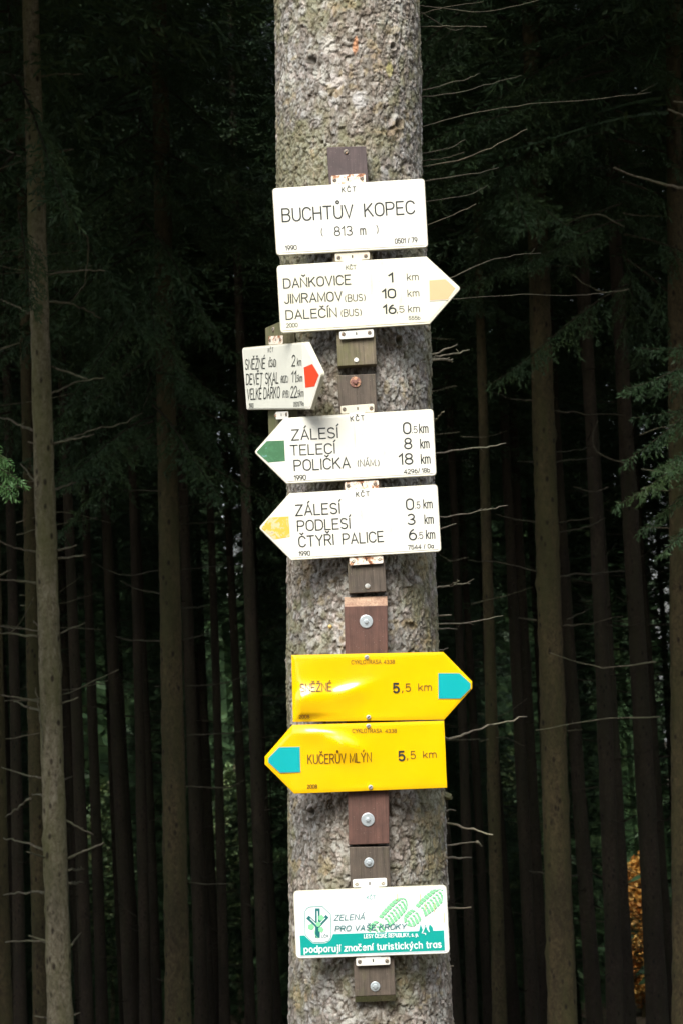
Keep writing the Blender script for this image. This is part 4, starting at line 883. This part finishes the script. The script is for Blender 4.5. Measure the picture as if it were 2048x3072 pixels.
branches(T4, 'R2', 15.2, [[(1240, 750), (1090, 690), (1045, 600), (1080, 500)], [(1140, 880), (1050, 910), (940, 880)]], .008, .004, .2, 18, M['twig_dim'])
branches(T4, 'R1', 16.0, [[(740, 1152), (930, 1160), (1080, 1090)], [(740, 970), (900, 985), (1160, 960), (1380, 935)], [(760, 330), (900, 320)], [(700, 940), (500, 938), (340, 925)], [(760, 1390), (960, 1382)], [(760, 1520), (940, 1528)]], .008, .0035, 1.2, 19, M['twig_dim'])
branches(T4, 'R3', 16.0, [[(790, 1190), (685, 1172)], [(890, 1202), (965, 1195)], [(870, 375), (990, 360)]], .007, .004, .5, 20, M['twig_dim'])
T6b = T6
branches(T6, 'R1', 13.5, [[(1640, 700), (1568, 665), (1480, 627)], [(1640, 605), (1568, 590), (1510, 583)], [(1600, 1078), (1540, 1075), (1350, 1030), (1170, 960)]], .012, .006, .3, 21)
for T_, D_, side_ in ((T5, 24, 1), (T2, 20, -1), (T6, 15.5, -1), (T7, 15, 1)):
    rr = random.Random(int(D_*7)); 
    for k in range(9):
        z = rr.uniform(.3, 5.5); s = rr.choice((-1, 1)); ln = rr.uniform(.3, 1.1); b0 = Vector((T_.location.x-.02*(z-T_.location.z), T_.location.y, z))
        b0 = Vector((T_.location.x-.033*(z-T_.location.z), T_.location.y-.03, z)); dead_branch(T_, [b0, b0+Vector((s*ln*.5, rr.uniform(-.2, .2), rr.uniform(-.05, .1))), b0+Vector((s*ln, rr.uniform(-.3, .3), rr.uniform(-.1, .25)))], .007, .003)

# needled boughs reaching into view from two spruces just outside the frame
def bough(root, P0, P1, seed, mat, tl=.038, tw=.0075, per_m=230, hang=1.1, step=.045):
    rng = random.Random(seed); L = (P1-P0).length; st, path = bough_stems(P0-root.location, (P1-P0), L, rng, step, hang, per_m)
    V_, F_ = [], []; tuft_cloud(st, rng, tl, tw, V_, F_, .1)
    o = mesh_obj('bough', V_, F_, mat, root)
    v2, f2 = tube(path, [max(.002, .007*(1-j/len(path))) for j in range(len(path))], 5); mesh_obj('stem', v2, f2, M['bark_deep'], o)
    return o
T8 = named_tree(2190, 3072, 2160, 1200, 11.5, 90, 'spruce just beyond the right edge whose drooping green boughs reach in', M['bark_near'], 6.5, 8)
for i, (x0, y0, x1, y1, D1) in enumerate([(2150, 1080, 1860, 1090, 11.0), (2160, 1180, 1850, 1330, 11.3), (2160, 1220, 1900, 1210, 11.8), (2160, 1330, 1830, 1450, 11.2), (2160, 1400, 1890, 1560, 11.6), (2170, 1480, 1960, 1620, 11.2), (2170, 1300, 1960, 1320, 10.8), (2170, 1050, 1930, 1000, 11.9)]):
    bough(T8, at(x0, y0, 11.6), at(x1, y1, D1), 40+i, M['needles'])
T9 = named_tree(-170, 3072, -190, 1200, 10.0, 90, 'spruce just beyond the left edge whose fresh green bough tips show', M['bark_near'], 6.5, 9)
for i, (x0, y0, x1, y1) in enumerate([(-170, 1240, 40, 1310), (-170, 1290, 66, 1362), (-170, 1330, 45, 1400)]):
    bough(T9, at(x0, y0, 9.8), at(x1, y1, 9.2), 60+i, M['needles_fresh'], per_m=170)
# unseen spruces added either side; their crowns block light to the trunks behind
for i, (x, y, cz, sc) in enumerate([(-2.9, 8.2, 5.7, 1.1), (2.9, 8.8, 5.8, 1.1), (-4.4, 6.6, 5.0, 1.0), (4.9, 6.9, 5.0, 1.0), (-3.5, 11.6, 6.3, 1.15), (3.4, 12.6, 6.5, 1.15), (-6.6, 9.6, 4.5, 1.1), (6.6, 9.9, 4.5, 1.1), (0.9, 10.6, 6.4, 1.0), (-.9, 12.9, 7.2, 1.0), (-7.2, 6.2, 4.2, 1), (7.6, 6.4, 4.2, 1)]):
    if abs(x) < 2: continue
    g = gz(x, y); root = empty('spruce_tree', (x, y, g)); link(bpy.data.objects.new('trunk', trunk_mesh('trunk', 20, .12, .02, M['bark_near'], 90+i, 14, 40)), root)
    c = bpy.data.objects.new('crown', crown_fine); link(c, root); c.location = (0, 0, cz-g); c.scale = (sc, sc, 1); c.rotation_euler = (0, 0, i*1.3)
    tag(root, 'added spruce outside the picture, its crown blocking light to the forest behind', 'tree', 'added light-blocking spruces outside the picture')
def blocker_wood():  # unseen wood added behind the camera to close off low sky
    r_ = random.Random(19); V_, F_ = [], []
    for k in range(46):
        x = -34+k*1.5+r_.uniform(-.5, .5); y = -11-abs(x)*.05+r_.uniform(-1.5, 1); H = r_.uniform(13, 18); R = 2.4; g = 0; q0 = len(V_)
        if abs(x+2.0) < 1.9: continue  # opening left so bright sky can glare in the yellow signs
        for i in range(8): V_.append(Vector((x+R*.7*math.cos(i*PI/4), y+R*.7*math.sin(i*PI/4), g)))
        V_.append(Vector((x, y, g+H*.95))); F_ += [(q0+i, q0+(i+1) % 8, q0+8) for i in range(8)]
        for j in range(300):
            t = r_.random()**.8; an = r_.uniform(0, 2*PI); rr = R*(1-t)*r_.uniform(.55, 1.05)+.1; p = Vector((x+rr*math.cos(an), y+rr*math.sin(an), g+t*H)); o = Vector((math.cos(an), math.sin(an), -.5)).normalized()
            s = o.cross(Vector((r_.gauss(0, 1), r_.gauss(0, 1), r_.gauss(0, 1)))).normalized()*.16; q = len(V_); V_ += [p, p+o*.35+s, p+o*.8, p+o*.35-s]; F_.append((q, q+1, q+2, q+3))
    return V_, F_
tag(mesh_obj('light_blocking_wood', *blocker_wood(), M['needles']), 'added unseen wood behind the camera, holding back low sky light', kind='stuff')
# low living boughs of the front spruces, hung round their trunks from a few shared shapes
bough_meshes = []
for k in range(6):
    rng = random.Random(300+k); L = 1.0+.16*k; st, path = bough_stems(Vector((0, 0, 0)), Vector((1, 0, -.12)), L, rng, .05, 1.0, 120)
    V_, F_ = [], []; tuft_cloud(st, rng, .050, .011, V_, F_, .25)
    v2, f2 = tube(path, [max(.003, .010*(1-j/len(path))) for j in range(len(path))], 5); o_ = len(V_); V_ += v2; nf = len(F_); F_ += [tuple(x+o_ for x in f_) for f_ in f2]
    bm_ = bpy.data.meshes.new('bough'); bm_.from_pydata([tuple(v) for v in V_], [], F_); bm_.materials.append(M['needles']); bm_.materials.append(M['bark_deep'])
    bm_.polygons.foreach_set('material_index', [0]*nf+[1]*(len(F_)-nf)); bm_.update(); bough_meshes.append(bm_)
rb_ = random.Random(41)
for T_, ylo, yhi, D_, n_, xs_ in ((T3, 1330, -60, 17, 62, 0), (T4, 560, -60, 16, 34, 0), (T1, 640, -60, 14, 10, 0), (T5, 900, -60, 24, 26, 0), (T2, 1250, -60, 20, 26, 0), (T6, 900, -60, 15.5, 22, 0)):
    for k in range(n_):
        yy = ylo+(yhi-ylo)*((k+rb_.random())/n_)**.9; z = at(1000, yy, D_).z; r_root = T_.children[0]
        tx = T_.location.x+(-.033 if T_ is not T3 else -.018)*(z-T_.location.z)
        o = bpy.data.objects.new('bough', bough_meshes[rb_.randint(0, 5)]); link(o, T_); o.location = (tx-T_.location.x, 0, z-T_.location.z)
        az = rb_.uniform(0, 2*PI); o.rotation_euler = (rb_.uniform(-.2, .2), rb_.uniform(.05, .45), az); q = rb_.uniform(.8, 1.35); o.scale = (q, q, q)
# spruces deeper in: each its own trunk and crown, from a few shared shapes
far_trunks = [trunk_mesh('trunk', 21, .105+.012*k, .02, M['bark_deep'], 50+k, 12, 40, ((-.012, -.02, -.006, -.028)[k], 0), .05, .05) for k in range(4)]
def twig_cluster(seed):
    r_ = random.Random(seed); V_, F_ = [], []
    for k in range(34):
        z = r_.uniform(1, 13); a = r_.uniform(0, 2*PI); L = r_.uniform(.25, 1.3); d = Vector((math.cos(a), math.sin(a), r_.uniform(-.1, .3)))
        p = Vector((-.016*z, 0, z)); v2, f2 = tube([p, p+d*L*.5+Vector((0, 0, -.04)), p+d*L+Vector((0, 0, .04))], [.009, .006, .003], 3); o_ = len(V_); V_ += v2; F_ += [tuple(x+o_ for x in f) for f in f2]
    me = bpy.data.meshes.new('dead_twigs'); me.from_pydata([tuple(v) for v in V_], [], F_); me.materials.append(M['bark_deep']); me.update(); return me
twigs = [twig_cluster(s) for s in (5, 6)]
rf = random.Random(77); spots = []
def ok(x, y, dmin): return all((x-a)**2+(y-b_)**2 > dmin*dmin for a, b_ in spots)
for T_ in (T1, T2, T3, T4, T5, T6, T7, T8, T9): spots.append((T_.location.x, T_.location.y))
def far_tree(x, y, k, sc, cz, label, group):
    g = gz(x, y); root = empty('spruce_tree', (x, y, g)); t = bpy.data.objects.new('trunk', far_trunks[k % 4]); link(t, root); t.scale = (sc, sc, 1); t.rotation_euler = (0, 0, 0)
    c = bpy.data.objects.new('crown', crowns[k % 3]); link(c, root); c.location = (-.016*cz, 0, cz); c.rotation_euler = (0, 0, k*2.1); c.scale = (1.05, 1.05, (22-cz)/15)
    w = bpy.data.objects.new('dead_twigs', twigs[k % 2]); link(w, root); w.rotation_euler = (0, 0, 0); w['kind'] = 'stuff'
    tag(root, label, 'tree', group); return root
matched = [(45, 26, 2600), (245, 27, 2600), (290, 33, 2600), (382, 30, 2600), (420, 28, 2600), (455, 35, 2600), (588, 29, 2600), (615, 36, 2600), (655, 32, 2600), (732, 34, 2600), (778, 27, 2600), (812, 38, 2600), (1392, 30, 2600), (1440, 37, 2600), (1572, 30, 2600), (1760, 28, 2600), (1820, 23, 2600), (1866, 24, 2850), (1958, 23, 2850), (1990, 36, 2600)]
names = ['slender trunk at the far left, behind the pale slender one', 'first dark slender trunk right of the pale left trunk', 'second dark slender trunk right of the pale left trunk', 'dark slender trunk midway between the pale and the brown left trunks', 'second slender trunk left of the straight brown one', 'slender trunk nearest left of the straight brown one',
 'slender trunk nearest right of the straight brown one', 'second slender trunk right of the straight brown one', 'third slender trunk right of the straight brown one', 'third dark slender trunk left of the sign tree, beside the pale green glimpse', 'second dark slender trunk left of the sign tree', 'dark slender trunk nearest left of the sign tree, part hidden',
 'dark slender trunk nearest right of the sign tree', 'dark slender trunk just left of the thin trunk right of the signs', 'dark slender trunk just left of the thick brown right trunk', 'first dark slender trunk right of the thick brown right trunk', 'second dark slender trunk right of the thick brown right trunk', 'dark trunk bordering the orange leaves on their left', 'dark trunk bordering the orange leaves on their right', 'dark slender trunk nearest the right edge trunk']
for i, (x, D_, y) in enumerate(matched):
    P = at(x, y, D_); g = gz(P.x, D_); X = P.x-.016*(g-P.z)*-1*-1; spots.append((X, D_))
    far_tree(X, D_, i, .85 if D_ > 25 else 1.0, 9.5+(i % 3), names[i], 'slender spruces deep in the forest')
cnt = 0
for tries in range(9000):
    y = rf.uniform(9.5, 50); x = rf.uniform(-26, 26)
    infr = abs(x) < y*.195+.9
    if infr and y < 25: continue
    if not ok(x, y, 2.3 if infr else 2.7): continue
    pxl = 1056+x/y*F_PX
    if 1874 < pxl < 1948 or (y > 25 and any(abs(pxl-q) < 17 for q in (322, 702, 1550))): continue      # the gap with the autumn leaves
    spots.append((x, y)); cnt += 1
    far_tree(x, y, rf.randint(0, 11), rf.uniform(.75, 1.2), rf.uniform(8, 11), 'one of the crowded dark trunks far back in the forest', 'crowded trunks at the back of the forest')
    if cnt > 235: break

# young spruces closing the back of the forest, the wood beyond the clearing, an autumn beech
r2 = random.Random(5)
for k in range(92):
    x = -27+(k//2)*1.2+(k % 2)*.6+r2.uniform(-.3, .3); y = 51.5+(k % 2)*3+r2.uniform(-.8, .8); pxl = 1056+x/y*F_PX
    if any(abs(pxl-g_) < w_ for g_, w_ in ((1912, 165), (322, 120), (702, 100), (1550, 75))): continue
    g = gz(x, y); root = empty('young_spruce', (x, y, g)); c = bpy.data.objects.new('crown', crowns[k % 3]); link(c, root); c.scale = (.8, .8, r2.uniform(.75, 1.1)); c.rotation_euler = (0, 0, k)
    t = bpy.data.objects.new('trunk', far_trunks[k % 4]); link(t, root); t.scale = (.5, .5, .4)
    tag(root, 'dark young spruce closing the view behind the farthest trunks', 'tree', 'young spruces at the back')
for (xp, D_, cz) in ((1962, 50, 5.4), (1868, 49, 5.8)):
    P = at(xp-25, 1941, D_); far_tree(P.x, D_, 7, .8, cz, 'dark trunk with a low crown just %s of the orange leaves' % ('right' if xp > 1912 else 'left'), 'crowded trunks at the back of the forest')
def wood_mass():
    r_ = random.Random(9); V_, F_ = [], []; pos = []
    for k in range(130):
        a = PI*(-.08+1.16*k/129); pos.append((40*math.cos(a), 30+40*math.sin(a)+r_.uniform(-3, 3)))
    for k in range(230): pos.append((r_.uniform(-24, 24), r_.uniform(57, 64)) if k % 2 else (r_.uniform(-24, 24), r_.uniform(70, 76)))
    pos = [q for q in pos if not ((55 < q[1] < 69 and any(abs(q[0]-c) < 2.4 for c in (-7.8, -3.7, 5.4))) or (55 < q[1] < 73 and 6.9 < q[0] < 12.2))]
    for (x, y) in pos:
        g = gz(x, y); H = r_.uniform(29, 37); R = r_.uniform(2.6, 3.6); k = len(V_)
        for i in range(8): V_.append(Vector((x+R*.5*math.cos(i*PI/4), y+R*.5*math.sin(i*PI/4), g)))
        V_.append(Vector((x, y, g+H*.95)))
        for i in range(8): F_.append((k+i, k+(i+1) % 8, k+8))
        for j in range(480):
            t = r_.random()**.8; an = r_.uniform(0, 2*PI); rr = R*(1-t)*r_.uniform(.55, 1.05)+.1; p = Vector((x+rr*math.cos(an), y+rr*math.sin(an), g+t*H)); o = Vector((math.cos(an), math.sin(an), -.5)).normalized()
            s = o.cross(Vector((r_.gauss(0, 1), r_.gauss(0, 1), r_.gauss(0, 1)))).normalized()*.16; q = len(V_); V_ += [p, p+o*.35+s, p+o*.8, p+o*.35-s]; F_.append((q, q+1, q+2, q+3))
    return V_, F_
V_, F_ = wood_mass(); tag(mesh_obj('distant_wood', V_, F_, M['needles']), 'dark wood far behind the trunks', kind='stuff')
def small_tree(xp, D_, w, h0, hh, mat, name, label, seed):
    P = at(xp, 2600, D_); root = empty(name, (P.x, D_, gz(P.x, D_))); r_ = random.Random(seed); H = h0+hh
    mesh_obj('trunk', *tube([Vector((0, 0, -.3)), Vector((.1, 0, 1.5)), Vector((0, .1, H*.6)), Vector((.1, 0, H))], [.09, .07, .04, .02], 8), M['bark_near'], root, True)
    LV, LF = [], []
    for j in range(int(2300*hh*w)):
        a = r_.uniform(0, 2*PI); e = math.acos(r_.uniform(-1, 1)); rr = r_.uniform(.4, 1)**.5; k = 1+.25*math.sin(3*a)*math.sin(2*e)
        p = Vector((w*rr*k*math.sin(e)*math.cos(a), w*rr*k*math.sin(e)*math.sin(a), h0+hh*rr*math.cos(e)))
        d = Vector((r_.gauss(0, 1), r_.gauss(0, 1), r_.gauss(0, 1))).normalized(); s_ = d.cross(Vector((r_.gauss(0, 1), r_.gauss(0, 1), 1))).normalized(); q = len(LV)
        LV += [p, p+d*.08+s_*.06, p+d*.17, p+d*.08-s_*.06]; LF.append((q, q+1, q+2, q+3))
    mesh_obj('leaves', LV, LF, mat, root)['kind'] = 'stuff'
    tag(root, label, 'tree')
small_tree(1912, 67, .8, 2.9, 2.6, M['autumn'], 'autumn_beech', 'small tree with orange autumn leaves glimpsed through the gap at lower right', 21)
small_tree(322, 62, .8, 5.2, 3.2, M['glimpse_green'], 'glimpse_tree', 'added pale green tree standing in for the green light patch between the two left trunks', 22)  # added trees: pale leaves make the green light patches between trunks
small_tree(702, 62, .7, 5.6, 3.4, M['glimpse_green'], 'glimpse_tree', 'added pale green tree standing in for the green light patch just left of the sign tree', 23)
small_tree(1550, 62, .8, 6.0, 3.6, M['glimpse_green'], 'glimpse_tree', 'added pale green tree standing in for the green light patch right of the yellow signs', 24)
